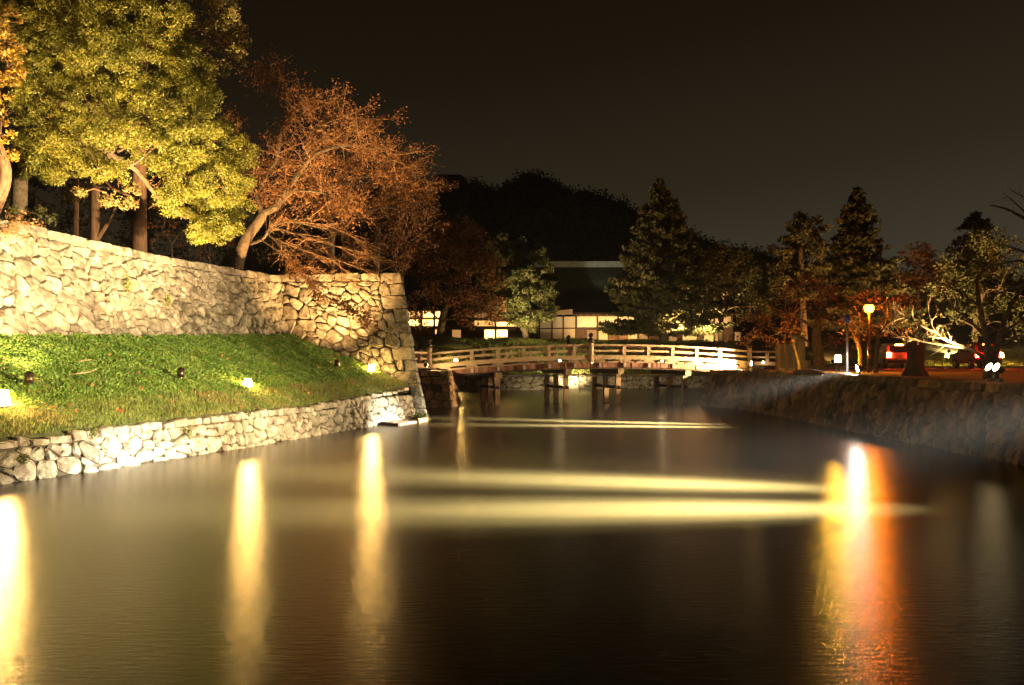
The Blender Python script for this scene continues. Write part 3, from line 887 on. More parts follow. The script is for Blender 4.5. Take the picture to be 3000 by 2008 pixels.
for k, s in enumerate(PS[:-1]):
    if k == 0: continue
    s2 = s + 0.0
    z = deck_z(s2)
    bpart(MB().hexa([BM(s2 - 0.06, -0.215, z - 0.35), BM(s2 + 0.06, -0.215, z - 0.35), BM(s2 + 0.06, -0.185, z - 0.35), BM(s2 - 0.06, -0.185, z - 0.35),
                     BM(s2 - 0.06, -0.215, z - 0.11), BM(s2 + 0.06, -0.215, z - 0.11), BM(s2 + 0.06, -0.185, z - 0.11), BM(s2 - 0.06, -0.185, z - 0.11)]), "metal_plate", M['plate'])
for s in (2.84, 6.84, 9.93, 14.0):
    z = deck_z(s) - 0.45
    for w in (0.12, 2.45, 4.8):
        bpart(post_box(s, w, 0.135, 0.135, -1.4, z - 0.27), "pile", M['wood_pile'])
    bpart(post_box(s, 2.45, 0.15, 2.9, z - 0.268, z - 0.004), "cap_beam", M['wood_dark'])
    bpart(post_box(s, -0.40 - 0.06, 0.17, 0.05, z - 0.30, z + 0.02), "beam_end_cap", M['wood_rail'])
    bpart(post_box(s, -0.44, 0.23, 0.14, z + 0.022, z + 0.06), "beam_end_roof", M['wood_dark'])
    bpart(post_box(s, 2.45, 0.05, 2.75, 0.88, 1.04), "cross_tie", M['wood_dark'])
pipe = MB().tube([BM(s, 1.2, 1.66) for s in np.linspace(-0.6, 17.2, 6)], 0.045, 8)
pipe.tube([BM(-0.4, 1.2, 1.56) for _ in range(1)] + [BM(17.0, 1.2, 1.56)], 0.02, 6)
po = pipe.build("utility_pipe", M['metal_grey'], None, True)
po.parent = bridge; po.matrix_parent_inverse = Matrix.Translation(-bridge.location)

# ------------------------------------------------------------------ raft by the bastion
rc = P(1175, 1240, 36.4); rc[2] = 0
raft = empty("wooden_raft", "half-sunk dark wooden raft moored at the foot of the bastion", "raft", (rc[0], rc[1], 0))
raft.rotation_euler = (0, 0, math.radians(73))
for i in range(4):
    MB().box(-1.5 + 0.1 * i, 1.35, -0.55 + 0.28 * i, -0.29 + 0.28 * i, -0.05, 0.09 + 0.012 * i).build("deck_plank", M['wood_raft'], raft)
MB().box(0.3, 1.25, -0.64, -0.53, 0.0, 0.17).build("side_board", M['plank_pale'], raft)
pk = MB().tube([(1.1, 0.5, 0.26), (1.75, -0.55, 0.03)], 0.07, 4).build("loose_plank", M['plank_pale'], raft)

# ------------------------------------------------------------------ lamps
def spot(parent, name, loc, target, watts, deg, blend, color, radius=0.05, narrow=1.0):
    L = bpy.data.lights.new(name, 'SPOT'); L.energy = watts; L.spot_size = math.radians(deg); L.spot_blend = blend
    L.color = color; L.shadow_soft_size = radius
    o = bpy.data.objects.new(name, L); COL.objects.link(o)
    d = Vector(tuple(float(t) for t in target)) - Vector(tuple(float(t) for t in loc))
    o.location = Vector(tuple(float(t) for t in loc)) - parent.location
    o.rotation_euler = d.to_track_quat('-Z', 'Y').to_euler()
    o.scale = (narrow, 1, 1)        # fan-shaped beam when narrow < 1
    o.parent = parent
    return o

def lantern(px, py, label, size=1.0, pos=None, mat='glow_lantern', post=0.0, name="garden_lantern"):
    p = berm_at(px, py) if pos is None else np.array(pos, float)
    e_ = empty(name, label, "lantern", p, "lit lanterns by the moat")
    s = size
    if post > 0:
        MB().tube([(0, 0, -0.1), (0, 0, post)], [0.10, 0.085], 8).build("post", M['metal_dark'], e_)
    b = post
    MB().lathe((0, 0, b), [(0.20 * s, -0.05), (0.20 * s, 0.03)], 12).build("base_ring", M['metal_dark'], e_)
    MB().lathe((0, 0, b), [(0.185 * s, 0.032), (0.165 * s, 0.25 * s), (0.14 * s, 0.44 * s)], 14).build("shade", M[mat], e_, True)
    MB().lathe((0, 0, b), [(0.142 * s, 0.442 * s), (0.142 * s, 0.455 * s)], 12).build("cap", M['metal_dark'], e_)
    return e_, p
def ground_spot(px, py, target, watts, deg, label, color=WARM, pos=None, blend=1.0):
    p = berm_at(px, py) if pos is None else np.array(pos, float)
    e_ = empty("ground_spotlight", label, "spotlight", p, "spotlights in the ground cover")
    MB().tube([(0, 0, -0.1), (0, 0, 0.16)], 0.022, 6).build("stake", M['metal_dark'], e_)
    d = np.array(target, float) - p; d /= np.linalg.norm(d)
    c = np.array([0, 0, 0.26])
    MB().tube([c - d * 0.10, c - d * 0.09, c + d * 0.02, c + d * 0.13], [0.06, 0.095, 0.10, 0.115], 12).build("head", M['metal_dark'], e_, True)
    MB().tube([c + d * 0.131, c + d * 0.135], 0.10, 12).build("lens", M['glow_spot'], e_)
    MB().tube([np.array([-0.1, 0, 0.15]), np.array([-0.1, 0, 0.28])], 0.012, 5).tube([np.array([0.1, 0, 0.15]), np.array([0.1, 0, 0.28])], 0.012, 5).tube([np.array([-0.1, 0, 0.15]), np.array([0.1, 0, 0.15])], 0.012, 5).build("bracket", M['metal_dark'], e_)
    spot(e_, "spot_beam", p + c + d * 0.16, target, watts, deg, blend, color, 0.06)
    return e_
lantern(8, 1192, "big glowing lantern on the grass at the left edge of the photo", 0.80)
lantern(727, 1136, "glowing lantern in the middle of the green slope", 0.64)
lantern(1088, 1090, "glowing lantern near the foot of the corner bastion", 0.68)
# spotlights set in the slope, turned up at the wall and the trees
ground_spot(85, 1142, P(150, 280, 30), 13000, 88, "small dark spotlight beside the leftmost lantern")
ground_spot(530, 1120, P(580, 330, 33), 16500, 95, "small dark spotlight in the ground cover left of the middle lantern")
ground_spot(988, 1084, P(930, 500, 42), 7800, 100, "small dark spotlight just left of the lantern by the bastion", (1.0, 0.54, 0.17))

def twin_flood(pos, t1, t2, watts, deg, label, color=(1.0, 0.92, 0.70), tilt_mat='glow_white', blend=1.0, narrow=1.0, spill=None):
    p = np.array(pos, float)
    e_ = empty("twin_floodlight", label, "floodlight", p, "twin floodlights on the right bank")
    MB().lathe((0, 0, 0), [(0.22, -0.05), (0.22, 0.04), (0.05, 0.06), (0.04, 0.22)], 12).build("base", M['metal_dark'], e_)
    mid = (np.array(t1, float) + np.array(t2, float)) / 2 - p; mid /= np.linalg.norm(mid)
    sd = np.cross(mid, [0, 0, 1]); sd /= np.linalg.norm(sd)
    MB().tube([sd * -0.16 + np.array([0, 0, 0.2]), sd * 0.16 + np.array([0, 0, 0.2])], 0.025, 6).build("cross_arm", M['metal_dark'], e_)
    for sgn, t in ((1, t1), (-1, t2)):
        c = sd * 0.16 * sgn + np.array([0, 0, 0.32])
        d = np.array(t, float) - (p + c); d /= np.linalg.norm(d)
        h = MB().tube([c - d * 0.14, c - d * 0.12, c, c + d * 0.08], [0.05, 0.09, 0.11, 0.13], 12).build("head", M['metal_dark'], e_, True)
        MB().tube([c + d * 0.081, c + d * 0.088], 0.12, 14).build("lens", M[tilt_mat], e_)
        for fr, sz in ((0.50, 0.60), (0.40, 1.0), (0.10, 1.4)):      # soft-edged beam: hot core, body, skirt
            spot(e_, "flood_beam", p + c + d * 0.12, t, watts * fr, deg * sz, blend, color, 0.10, narrow)
        if spill:
            spot(e_, "flood_spill", p + c + d * 0.12, spill[0], spill[1], spill[2], 1.0, (1.0, 0.73, 0.36), 0.06)
    return e_
l1 = np.array([12.66, 33.6, rbz(33) - 0.1])
twin_flood(l1, (4.2, 37.0, 0.0), (4.2, 34.6, 0.0), 950000, 19, "white twin floodlight on the bank edge beaming over the water", narrow=0.62, spill=((-6, 36.5, 1.6), 8000, 34))
twin_flood((12.9, 15.6, rbz(16)), (2.2, 18.5, 0.0), (2.2, 15.1, 0.0), 1350000, 13.5, "second white twin floodlight further down the right bank", narrow=1.25, spill=((-11, 25.8, 3.1), 44000, 44))
tl = on_bank(2915, 1115)
yb = on_bank(2892, 1111)[1]
twin_flood(tl, P(2760, 985, yb - 1.5), P(2700, 955, yb - 1.9), 5200, 46, "warm twin floodlight tilted up at the bare cherry branch", (1.0, 0.66, 0.24), 'glow_lens')
LP4 = on_bank(2455, 1089)
lantern(0, 0, "yellow lantern on a short dark post beside the slim white pole", 0.75, LP4, 'glow_lantern2', 0.38, "post_lantern")
lantern(0, 0, "lantern shining beyond the road behind the bare branch", 0.72, PZ(2775, 71, 2.6), 'glow_lantern2', 0.15, "post_lantern")
lantern(0, 0, "lantern beyond the road at the right side of the cherry trunks", 0.72, PZ(2935, 71, 2.62), 'glow_lantern2', 0.15, "post_lantern")
lantern(0, 0, "lantern on the far grass slope seen through the bridge railing", 0.85, P(1336, 1066, 79.5), 'glow_lantern', 0.0)

# small bulbs along the bridge
for k, (px, py, Y, lab) in enumerate([(1640, 1057, 52.6, "tiny bulb at deck level left of the bridge's middle post"), (1735, 1063, 53.0, "tiny bulb under the bridge's middle post"),
                                  (1940, 1058, 53.6, "tiny bulb at deck level on the right half of the bridge"), (2236, 1062, 54.2, "tiny bulb by the last newel post of the bridge")]):
    p = P(px, py, Y)
    e_ = empty("deck_bulb", lab, "bulb", p, "small bulbs along the bridge")
    MB().lathe((0, 0, 0), [(0.02, -0.05), (0.05, -0.02), (0.05, 0.03), (0.015, 0.06)], 10).build("bulb", M['glow_small'], e_, True)
    MB().box(-0.04, 0.04, -0.02, 0.08, -0.12, -0.05).build("holder", M['metal_dark'], e_)
# strong lamp at the right end of the bridge, outside the railing
def flood(pos, target, watts, deg, label, color=WARM, glow='glow_spot', rad=0.08, blend=0.7, grp="floodlights around the bridge"):
    p = np.array(pos, float)
    e_ = empty("floodlight", label, "floodlight", p, grp)
    MB().tube([(0, 0, -0.35), (0, 0, -0.08)], 0.025, 6).build("stake", M['metal_dark'], e_)
    d = np.array(target, float) - p; d /= np.linalg.norm(d)
    MB().tube([-d * 0.12, -d * 0.10, d * 0.05], [0.06, 0.10, 0.13], 12).build("head", M['metal_dark'], e_, True)
    MB().tube([d * 0.051, d * 0.056], 0.12, 12).build("lens", M[glow], e_)
    spot(e_, "flood_beam", p + d * 0.08, target, watts, deg, blend, color, rad)
    return e_
ep = np.array(BM(17.7, -1.1, 2.32))
flood(ep, BM(11.0, 0.0, 2.75), 15000, 120, "strong warm floodlight at the right end of the bridge railing", (1.0, 0.66, 0.30), 'glow_lantern')
flood(P(1300, 1120, 50.2) * np.array([1, 1, 0]) + np.array([-0.9, -0.7, 2.25]), BM(2.5, -0.6, 1.7), 420, 130, "floodlight beside the bastion lighting the bridge's wing rail", (1.0, 0.66, 0.30))
# floodlight on the far bank lighting slope and wall
fp = far_point(8.2, 0.9)
flood(P(1712, 1096, 80.0), far_point(5.0, 8.0), 3600, 110, "floodlight on top of the far wall lighting the grass slope", (1.0, 0.74, 0.32))
flood(BM(8.0, 5.3, 1.75), fw_map(8.2, 0.7, 0), 9000, 48, "floodlight hung under the bridge aimed at the far wall", (1.0, 0.74, 0.34))
# uplights at the trees across the moat
flood(P(1992, 992, 88.5), P(1965, 870, 92), 5200, 90, "floodlight at the foot of the tall fir", (1.0, 0.60, 0.22), grp="uplights across the moat")
flood(P(2060, 990, 89), P(2090, 880, 92.5), 3600, 110, "floodlight under the leafy tree right of the tall fir", (1.0, 0.68, 0.24), grp="uplights across the moat")
flood(P(1500, 1010, 84), P(1575, 850, 91), 4200, 70, "floodlight below the leaning pine tree", (1.0, 0.76, 0.32), grp="uplights across the moat")
flood(P(1640, 1030, 80), P(1910, 640, 92), 6500, 40, "floodlight on the far slope aimed at the fir top", (1.0, 0.62, 0.24), grp="uplights across the moat")
flood(PZ(2780, 75, 3.3), P(2830, 880, 81), 7000, 120, "floodlight below the trees beyond the road", (1.0, 0.62, 0.24), grp="uplights across the moat")

flood(PZ(2440, 72, 2.5), P(2430, 740, 83), 5500, 95, "added fill light in the grass brightening the dark pine and fir", (1.0, 0.46, 0.12), grp="uplights across the moat")  # added uplight, no such lamp in view; lifts the pine and fir
# low lamps hidden behind the crest, washing the plaster panels
for px, Y, lab in ((1730, 101.6, "low floodlight behind the crest lighting the building's left panels"), (1850, 101.6, "low floodlight behind the crest under the fir's left boughs"), (2070, 101.6, "low floodlight behind the crest at the building's right end")):
    flood(PZ(px, Y, 4.85), PZ(px + 12, 105, 6.9), 850, 150, lab, (1.0, 0.56, 0.20), grp="uplights across the moat")

# street lamp with an orange head and the slim white pole
def street_lamp(sp, h, label):
    sl = empty("street_lamp", label, "street lamp", sp, "orange street lamps")
    MB().tube([(0, 0, -0.1), (0, 0, 1.0), (0, 0, h - 0.15)], [0.075, 0.06, 0.045], 8).build("pole", M['metal_dark'], sl, True)
    MB().lathe((0, 0, h), [(0.08, -0.15), (0.17, -0.08), (0.19, 0.05), (0.13, 0.15)], 12).build("lamp_globe", M['glow_orange'], sl, True)
    MB().lathe((0, 0, h), [(0.2, 0.151), (0.05, 0.24)], 12).build("lamp_cap", M['metal_dark'], sl)
    for zz in (0.55, 0.93):
        MB().lathe((0, 0, zz), [(0.078, 0), (0.078, 0.14)], 8).build("reflector_band", M['fallen'], sl)
sp = on_bank(2546, 1090)
street_lamp(sp, HC + (HY - 905) * sp[1] / F - sp[2], "street lamp with a glowing orange head between the bank cherries")
street_lamp(np.array([20.5, 27.0, rbz(27)]), 4.6, "street lamp just outside the right edge lighting the bare twigs")
street_lamp(np.array([47.0, 68.5, 2.0]), 5.5, "unseen street lamp added outside the right edge to light the far trees")  # added lamp out of view, warms the trees on the right
wp = on_bank(2482, 1094)
pl = empty("signal_pole", "slim pale metal pole with a small cap coloured as blue light", "pole", wp)
zt = HC + (HY - 945) * wp[1] / F - wp[2]
MB().tube([(0, 0, -0.1), (0, 0, zt)], 0.045, 8).build("pole", M['metal_grey'], pl, True)
MB().lathe((0, 0, zt), [(0.07, 0), (0.11, 0.08), (0.11, 0.22), (0.04, 0.30)], 10).build("blue_light_cap", M['blue_light_cap'], pl, True)  # blue light at the pole top put into the cap's colour
MB().lathe((0, 0, -0.02), [(0.12, 0), (0.12, 0.05)], 10).build("base_flange", M['metal_grey'], pl)

# tree stump on the bank
st = on_bank(2685, 1100)
su = empty("tree_stump", "tall dark red-brown sawn tree stump on the bank edge", "tree stump", st)
r_ = np.random.default_rng(91)
rings = []; prof = [(0.33, -0.1), (0.30, 0.06), (0.285, 0.25), (0.27, 0.5), (0.275, 0.75), (0.30, 0.95), (0.285, 1.14)]
vs4 = []
for i, (rad, z) in enumerate(prof):
    for k in range(18):
        a = 2 * math.pi * k / 18
        rr = rad * (1 + 0.12 * math.sin(3 * a + i * 0.4) + 0.08 * math.sin(7 * a) + r_.normal(0, 0.025)) * (1.0 if i > 1 else 1 + 0.35 * max(0, math.sin(2 * a + 2.6)))
        vs4.append((rr * math.cos(a) - 0.06 * z, rr * math.sin(a), z))
fs4 = [(i * 18 + k, i * 18 + (k + 1) % 18, (i + 1) * 18 + (k + 1) % 18, (i + 1) * 18 + k) for i in range(len(prof) - 1) for k in range(18)]
MB().raw(vs4, fs4).build("trunk", M['stump'], su, True)
MB().raw([vs4[-18 + k] for k in range(18)], [tuple(range(18))]).build("sawn_top", M['bark_red'], su)

# notice box, stone pillar, stones
ns = on_bank(2302, 1084)
nb = empty("notice_board", "blue-grey steel notice cabinet on a concrete plinth beside the bridge", "notice board", ns)
nb.rotation_euler = (0, 0, math.radians(8))
MB().box(-0.42, 0.42, -0.16, 0.16, -0.05, 0.10).build("plinth", M['concrete'], nb)
MB().box(-0.36, 0.36, -0.10, 0.10, 0.10, 1.36).build("cabinet", M['sign_grey'], nb)
MB().box(-0.52, -0.363, -0.13, 0.13, 0.0, 1.36).build("side_post", M['wood_pile'], nb)
MB().box(-0.56, 0.40, -0.15, 0.15, 1.362, 1.41).build("top_rail", M['metal_dark'], nb)
sp_ = on_bank(2345, 1083)
pi_ = empty("stone_pillar", "square inscribed stone pillar on a stepped stone base", "stone pillar", sp_ + np.array([0.1, 0.6, 0]))
MB().box(-0.75, 0.75, -0.5, 0.5, -0.1, 0.22).build("lower_step", M['concrete'], pi_)
MB().box(-0.55, 0.58, -0.38, 0.38, 0.221, 0.50).build("upper_step", M['concrete'], pi_)
MB().hexa([(-0.28, -0.26, 0.501), (0.28, -0.26, 0.501), (0.28, 0.26, 0.501), (-0.28, 0.26, 0.501), (-0.25, -0.23, 1.95), (0.25, -0.23, 1.95), (0.25, 0.23, 1.95), (-0.25, 0.23, 1.95)]).build("shaft", M['concrete'], pi_)
for k in range(3):
    MB().box(-0.21, -0.16, -0.275, -0.262, 1.05 + 0.16 * k, 1.15 + 0.16 * k).build("carved_mark", M['metal_dark'], pi_)
for px, py, s, lab in ((2368, 1097, 0.42, "flat pale rock lying on the bank edge below the stone pillar"), (2215, 1082, 0.35, "small rounded stone next to the last bridge post")):
    p = on_bank(px, py)
    w = []
    rr = np.random.default_rng(int(px))
    mb = MB(); prof = [(0.9, -0.1), (1.0, 0.12), (0.8, 0.34), (0.3, 0.44)]
    vsx = []
    for rad, z in prof:
        for k in range(9):
            a = 2 * math.pi * k / 9; q = rad * s * rr.uniform(0.85, 1.15)
            vsx.append((q * 1.3 * math.cos(a), q * 0.8 * math.sin(a), z * s))
    fsx = [(i * 9 + k, i * 9 + (k + 1) % 9, (i + 1) * 9 + (k + 1) % 9, (i + 1) * 9 + k) for i in range(3) for k in range(9)] + [tuple(27 + k for k in range(9))]
    o = mb.raw(vsx, fsx).build("rock", M['stone_pale']); o.location = tuple(p)
    tag(o, lab, "rock")

# low chain fence beyond the road: posts with sagging chains
fence = empty("chain_fence", "low white-posted chain fence along the road", "fence", PZ(2700, 69, 2.0))
prev = None
for k in range(18):
    x = PZ(2690 + 23.5 * k, 69, 2.0) - np.array(fence.location)
    MB().tube([(x[0], 0, -0.05), (x[0], 0, 0.50)], 0.035, 6).build("post", M['white_paint'], fence)
    if prev is not None:
        MB().tube([(prev + (x[0] - prev) * t, 0, 0.42 - 0.4 * t * (1 - t)) for t in np.linspace(0, 1, 6)], 0.012, 4).build("chain", M['white_paint'], fence)
    prev = x[0]

# cars at rest on the road, tail lights lit
def car(pos, heading, paint, label):
    e_ = empty("car", label, "car", pos, "cars on the road")
    e_.rotation_euler = (0, 0, heading)     # local +X = forward
    prof = [(-2.0, 0.32), (-2.08, 0.62), (-2.02, 0.98), (-1.80, 1.50), (-1.55, 1.62), (0.35, 1.62), (1.05, 1.05), (1.90, 0.88), (2.06, 0.60), (2.02, 0.32)]
    n = len(prof); vs = []
    for y, ins in ((-0.80, 0.0), (0.80, 0.0)):
        for x, z in prof:
            yy = y * (1.0 if z < 1.0 else 1.0 - 0.13 * (z - 1.0) / 0.62)
            vs.append((x, yy, z))
    fs = [tuple(range(n)), tuple(range(2 * n - 1, n - 1, -1))] + [(k, n + k, n + (k + 1) % n, (k + 1) % n) for k in range(n)]
    MB().raw(vs, fs).build("body", paint, e_)
    MB().hexa([(-2.030, -0.62, 1.03), (-2.030, 0.62, 1.03), (-2.0, 0.62, 1.03), (-2.0, -0.62, 1.03), (-1.838, -0.56, 1.46), (-1.838, 0.56, 1.46), (-1.78, 0.56, 1.46), (-1.78, -0.56, 1.46)]).build("rear_window", M['glass_dark'], e_)
    MB().hexa([(0.42, -0.66, 1.59), (0.42, 0.66, 1.59), (0.3, 0.66, 1.5), (0.3, -0.66, 1.5), (1.04, -0.70, 1.10), (1.04, 0.70, 1.10), (0.9, 0.70, 1.08), (0.9, -0.70, 1.08)]).build("windscreen", M['glass_dark'], e_)
    for sy in (-1, 1):
        for x0, x1 in ((-1.55, -0.55), (-0.48, 0.52)):
            MB().hexa([(x0, sy * 0.803, 1.03), (x1, sy * 0.803, 1.03), (x1, sy * 0.79, 1.03), (x0, sy * 0.79, 1.03),
                       (x0 + 0.1, sy * 0.735, 1.50), (x1 - 0.12, sy * 0.735, 1.50), (x1 - 0.12, sy * 0.715, 1.50), (x0 + 0.1, sy * 0.715, 1.50)]).build("side_window", M['glass_dark'], e_)
        for x in (-1.25, 1.25):
            wh = MB().tube([(x, sy * 0.66, 0.30), (x, sy * 0.84, 0.30)], 0.30, 16).build("wheel", M['rubber'], e_)
            MB().tube([(x, sy * 0.841, 0.30), (x, sy * 0.85, 0.30)], 0.18, 12).build("rim", M['metal_grey'], wh)
        MB().box(-2.10, -2.02, sy * 0.66 - 0.12, sy * 0.66 + 0.12, 0.72, 1.02).build("tail_light", M['glow_red'], e_)
        MB().box(2.0, 2.06, sy * 0.58 - 0.14, sy * 0.58 + 0.14, 0.62, 0.78).build("headlight", M['white_paint'], e_)
    MB().box(-1.86, -1.76, -0.22, 0.22, 1.50, 1.55).build("brake_light", M['glow_brake'], e_)
    MB().box(-2.12, -2.06, -0.78, 0.78, 0.34, 0.52).build("bumper", M['rubber'], e_)
    MB().box(-2.105, -2.09, -0.17, 0.17, 0.58, 0.72).build("number_plate", M['white_paint'], e_)
    return e_
car(PZ(2618, 61, 2.006), math.radians(78), M['car_paint'], "small silver car with red tail lights left of the stump")
car(PZ(2858, 60, 2.006), math.radians(84), M['car_paint2'], "dark red car with lit tail lights behind the bare branch")

# ------------------------------------------------------------------ buildings across the moat
def shoji(mb_parent, x0, x1, z0, z1, y, glow, bars=True):
    wdw = MB().box(x0, x1, y - 0.03, y + 0.03, z0, z1).build("window", M[glow], mb_parent)
    if bars:
        lat = MB()
        nx = max(2, int((x1 - x0) / 0.28)); nz = max(2, int((z1 - z0) / 0.26))
        for i in range(nx + 1):
            x = x0 + (x1 - x0) * i / nx; lat.box(x - 0.014, x + 0.014, y - 0.05, y - 0.032, z0, z1)
        for j in range(nz + 1):
            z = z0 + (z1 - z0) * j / nz; lat.box(x0, x1, y - 0.066, y - 0.0505, z - 0.014, z + 0.014)
        lat.build("lattice", M['wood_pile'], wdw)
    return wdw
YB = 105.0
def bx(px): return (px - CX) * YB / F
def bz(py): return HC + (HY - py) * YB / F
mus = empty("museum_building", "low white-walled building with dark timber frame and tiled roof", "building", (bx(1688), YB, 4.5))
def mpart(mb, name, mat, par=None):
    o = mb.build(name, M[mat])
    if par is None:
        o.parent = mus; o.matrix_parent_inverse = Matrix.Translation(-mus.location)
    return o
z_sill, z_rail, z_head, z_eave = bz(1003), bz(962), bz(927), bz(921)
edges = [1688, 1750, 1811, 1869, 1928, 1986, 2044, 2092, 2144]
holder = bpy.data.objects.new  # noqa
for i, px in enumerate(edges):
    mpart(MB().box(bx(px) - 0.10, bx(px) + 0.10, YB - 0.10, YB + 0.10, z_sill - 0.3, z_eave + 0.1), "timber_post", 'wood_dark')
for i in range(len(edges) - 1):
    xa, xb = bx(edges[i]) + 0.105, bx(edges[i + 1]) - 0.105
    mpart(MB().box(xa, xb, YB - 0.02, YB + 0.05, z_rail + 0.10, z_head - 0.03), "plaster_panel", 'plaster')
    mpart(MB().box(xa, xb, YB - 0.08, YB + 0.06, z_rail - 0.10, z_rail + 0.098), "rail_beam", 'wood_dark')
    mpart(MB().box(xa, xb, YB - 0.08, YB + 0.06, z_head - 0.028, z_head + 0.16), "head_beam", 'wood_dark')
mpart(MB().box(bx(1688), bx(2144), YB + 0.12, YB + 0.2, z_sill - 0.3, z_eave), "back_boards", 'wood_dark')
wins = [(1720, 1747, 0), (1754, 1780, 1), (1841, 1866, 1), (1873, 1897, 0), (1957, 1983, 0), (2000, 2040, 1), (2062, 2090, 1), (2093, 2117, 0)]
for a, b, hot in wins:
    o = shoji(None, bx(a), bx(b), z_sill - 0.2, z_rail - 0.22, YB, 'glow_shoji' if hot else 'glow_shoji_dim')
    o.parent = mus; o.matrix_parent_inverse = Matrix.Translation(-mus.location)
for a, b in ((1782, 1839),):
    for k in range(8):
        za = z_sill - 0.2 + k * (z_rail - 0.22 - z_sill + 0.2) / 8
        mpart(MB().box(bx(a), bx(b), YB - 0.02 + 0.0, YB + 0.03, za, za + 0.15), "shutter_board", 'siding')
# left return of the building
def lx(t): return bx(1688) - 9.0 * t
def ly(t): return YB + 3.5 * t
rets = [0.0, 0.16, 0.30, 0.46, 0.66, 0.9]
for i in range(len(rets) - 1):
    a, b = rets[i], rets[i + 1]
    for z0, z1 in ((z_sill - 0.3, z_rail - 0.08), (z_rail + 0.08, z_head - 0.03)):
        mpart(MB().hexa([(lx(a) - 0.12, ly(a), z0), (lx(b) + 0.10, ly(b), z0), (lx(b) + 0.10, ly(b) + 0.1, z0), (lx(a) - 0.12, ly(a) + 0.1, z0),
                         (lx(a) - 0.12, ly(a), z1), (lx(b) + 0.10, ly(b), z1), (lx(b) + 0.10, ly(b) + 0.1, z1), (lx(a) - 0.12, ly(a) + 0.1, z1)]), "plaster_panel", 'plaster')
    mpart(MB().hexa([(lx(a), ly(a) - 0.03, z_rail - 0.078), (lx(b), ly(b) - 0.03, z_rail - 0.078), (lx(b), ly(b) + 0.1, z_rail - 0.078), (lx(a), ly(a) + 0.1, z_rail - 0.078),
                     (lx(a), ly(a) - 0.03, z_rail + 0.078), (lx(b), ly(b) - 0.03, z_rail + 0.078), (lx(b), ly(b) + 0.1, z_rail + 0.078), (lx(a), ly(a) + 0.1, z_rail + 0.078)]), "rail_beam", 'wood_dark')
    if i: mpart(MB().box(lx(a) - 0.08, lx(a) + 0.08, ly(a) - 0.06, ly(a) + 0.1, z_sill - 0.3, z_eave), "timber_post", 'wood_dark')
# roof: eaves, rafters, hipped dark slopes
x0r, x1r = bx(1672), bx(2170)
ridge_z = bz(838)
rf = mpart(MB().raw([(x0r, YB - 1.3, z_eave + 0.12), (x1r, YB - 1.3, z_eave + 0.12), (x1r - 2, YB + 9, ridge_z), (x0r + 3.5, YB + 9, ridge_z), (x0r - 9, YB + 3.2, z_eave + 0.25), (x0r - 9, YB + 14, z_eave + 0.3),
                     (x0r, YB - 1.3, z_eave - 0.04), (x1r, YB - 1.3, z_eave - 0.04), (x0r - 9, YB + 3.2, z_eave + 0.09)],
                    [(0, 1, 2, 3), (4, 0, 3), (4, 3, 5), (6, 7, 1, 0), (8, 6, 0, 4)]), "roof", 'roof')
for k in range(26):
    x = x0r + 0.3 + k * (x1r - x0r - 0.6) / 25
    mpart(MB().box(x - 0.06, x + 0.06, YB - 1.25, YB + 0.1, z_eave - 0.12, z_eave - 0.045), "rafter", 'siding')
mpart(MB().hexa([(x0r - 5.2, YB + 1.0, z_eave - 0.05), (x0r + 0.1, YB - 1.5, z_eave - 0.10), (x0r + 0.1, YB - 1.0, z_eave - 0.10), (x0r - 5.2, YB + 1.6, z_eave - 0.05),
                 (x0r - 5.2, YB + 1.0, z_eave + 0.13), (x0r + 0.1, YB - 1.5, z_eave + 0.50), (x0r + 0.1, YB - 1.0, z_eave + 0.50), (x0r - 5.2, YB + 1.6, z_eave + 0.13)]), "eave_board", 'plank_pale')

# hall with the lit ridge behind
YH = 128.0
hall = empty("great_hall", "large dark hall roof with a pale tiled ridge behind the white-walled building", "building", (P(1720, 900, YH)[0], YH, 4.6))
def hpart(mb, name, mat):
    o = mb.build(name, M[mat]); o.parent = hall; o.matrix_parent_inverse = Matrix.Translation(-hall.location); return o
xa, xb = P(1560, 770, YH)[0], P(2010, 770, YH)[0]; zr = P(0, 782, YH)[2]
hpart(MB().raw([(xa - 3, YH - 11, 8.2), (xb + 3, YH - 11, 8.2), (xb, YH, zr), (xa, YH, zr), (xa - 3, YH + 11, 8.2), (xb + 3, YH + 11, 8.2)],
               [(0, 1, 2, 3), (3, 2, 5, 4), (0, 3, 4), (1, 5, 2)]), "roof", 'roof_hall')
hpart(MB().box(xa + 0.2, xb - 0.2, YH - 10, YH + 10, 4.0, 8.15), "wall", 'plaster')
hpart(MB().box(xa - 0.1, xb + 0.1, YH - 0.3, YH + 0.3, zr - 0.1, zr + 0.72), "ridge", 'roof_pale')
for k in range(60):      # rolls of the tiled slope
    t = (k + 0.5) / 60
    hpart(MB().tube([(xa - 3 + (xb - xa + 6) * t, YH - 11.0, 8.24), (xa + (xb - xa) * t, YH - 0.35, zr - 0.14)], 0.09, 5), "tile_roll", 'roof_hall')
for k in range(42):
    x = xa + (xb - xa) * (k + 0.5) / 42
    hpart(MB().tube([(x, YH - 0.42, zr + 0.2), (x, YH - 0.30, zr + 0.2)], 0.13, 8), "ridge_tile", 'roof_pale')
flood((P(1760, 790, 116)[0], 116.4, 11.4), (P(1770, 780, YH)[0], YH, zr), 700, 30, "floodlight washing the pale ridge of the hall roof", (0.9, 0.95, 0.75), grp="uplights across the moat")

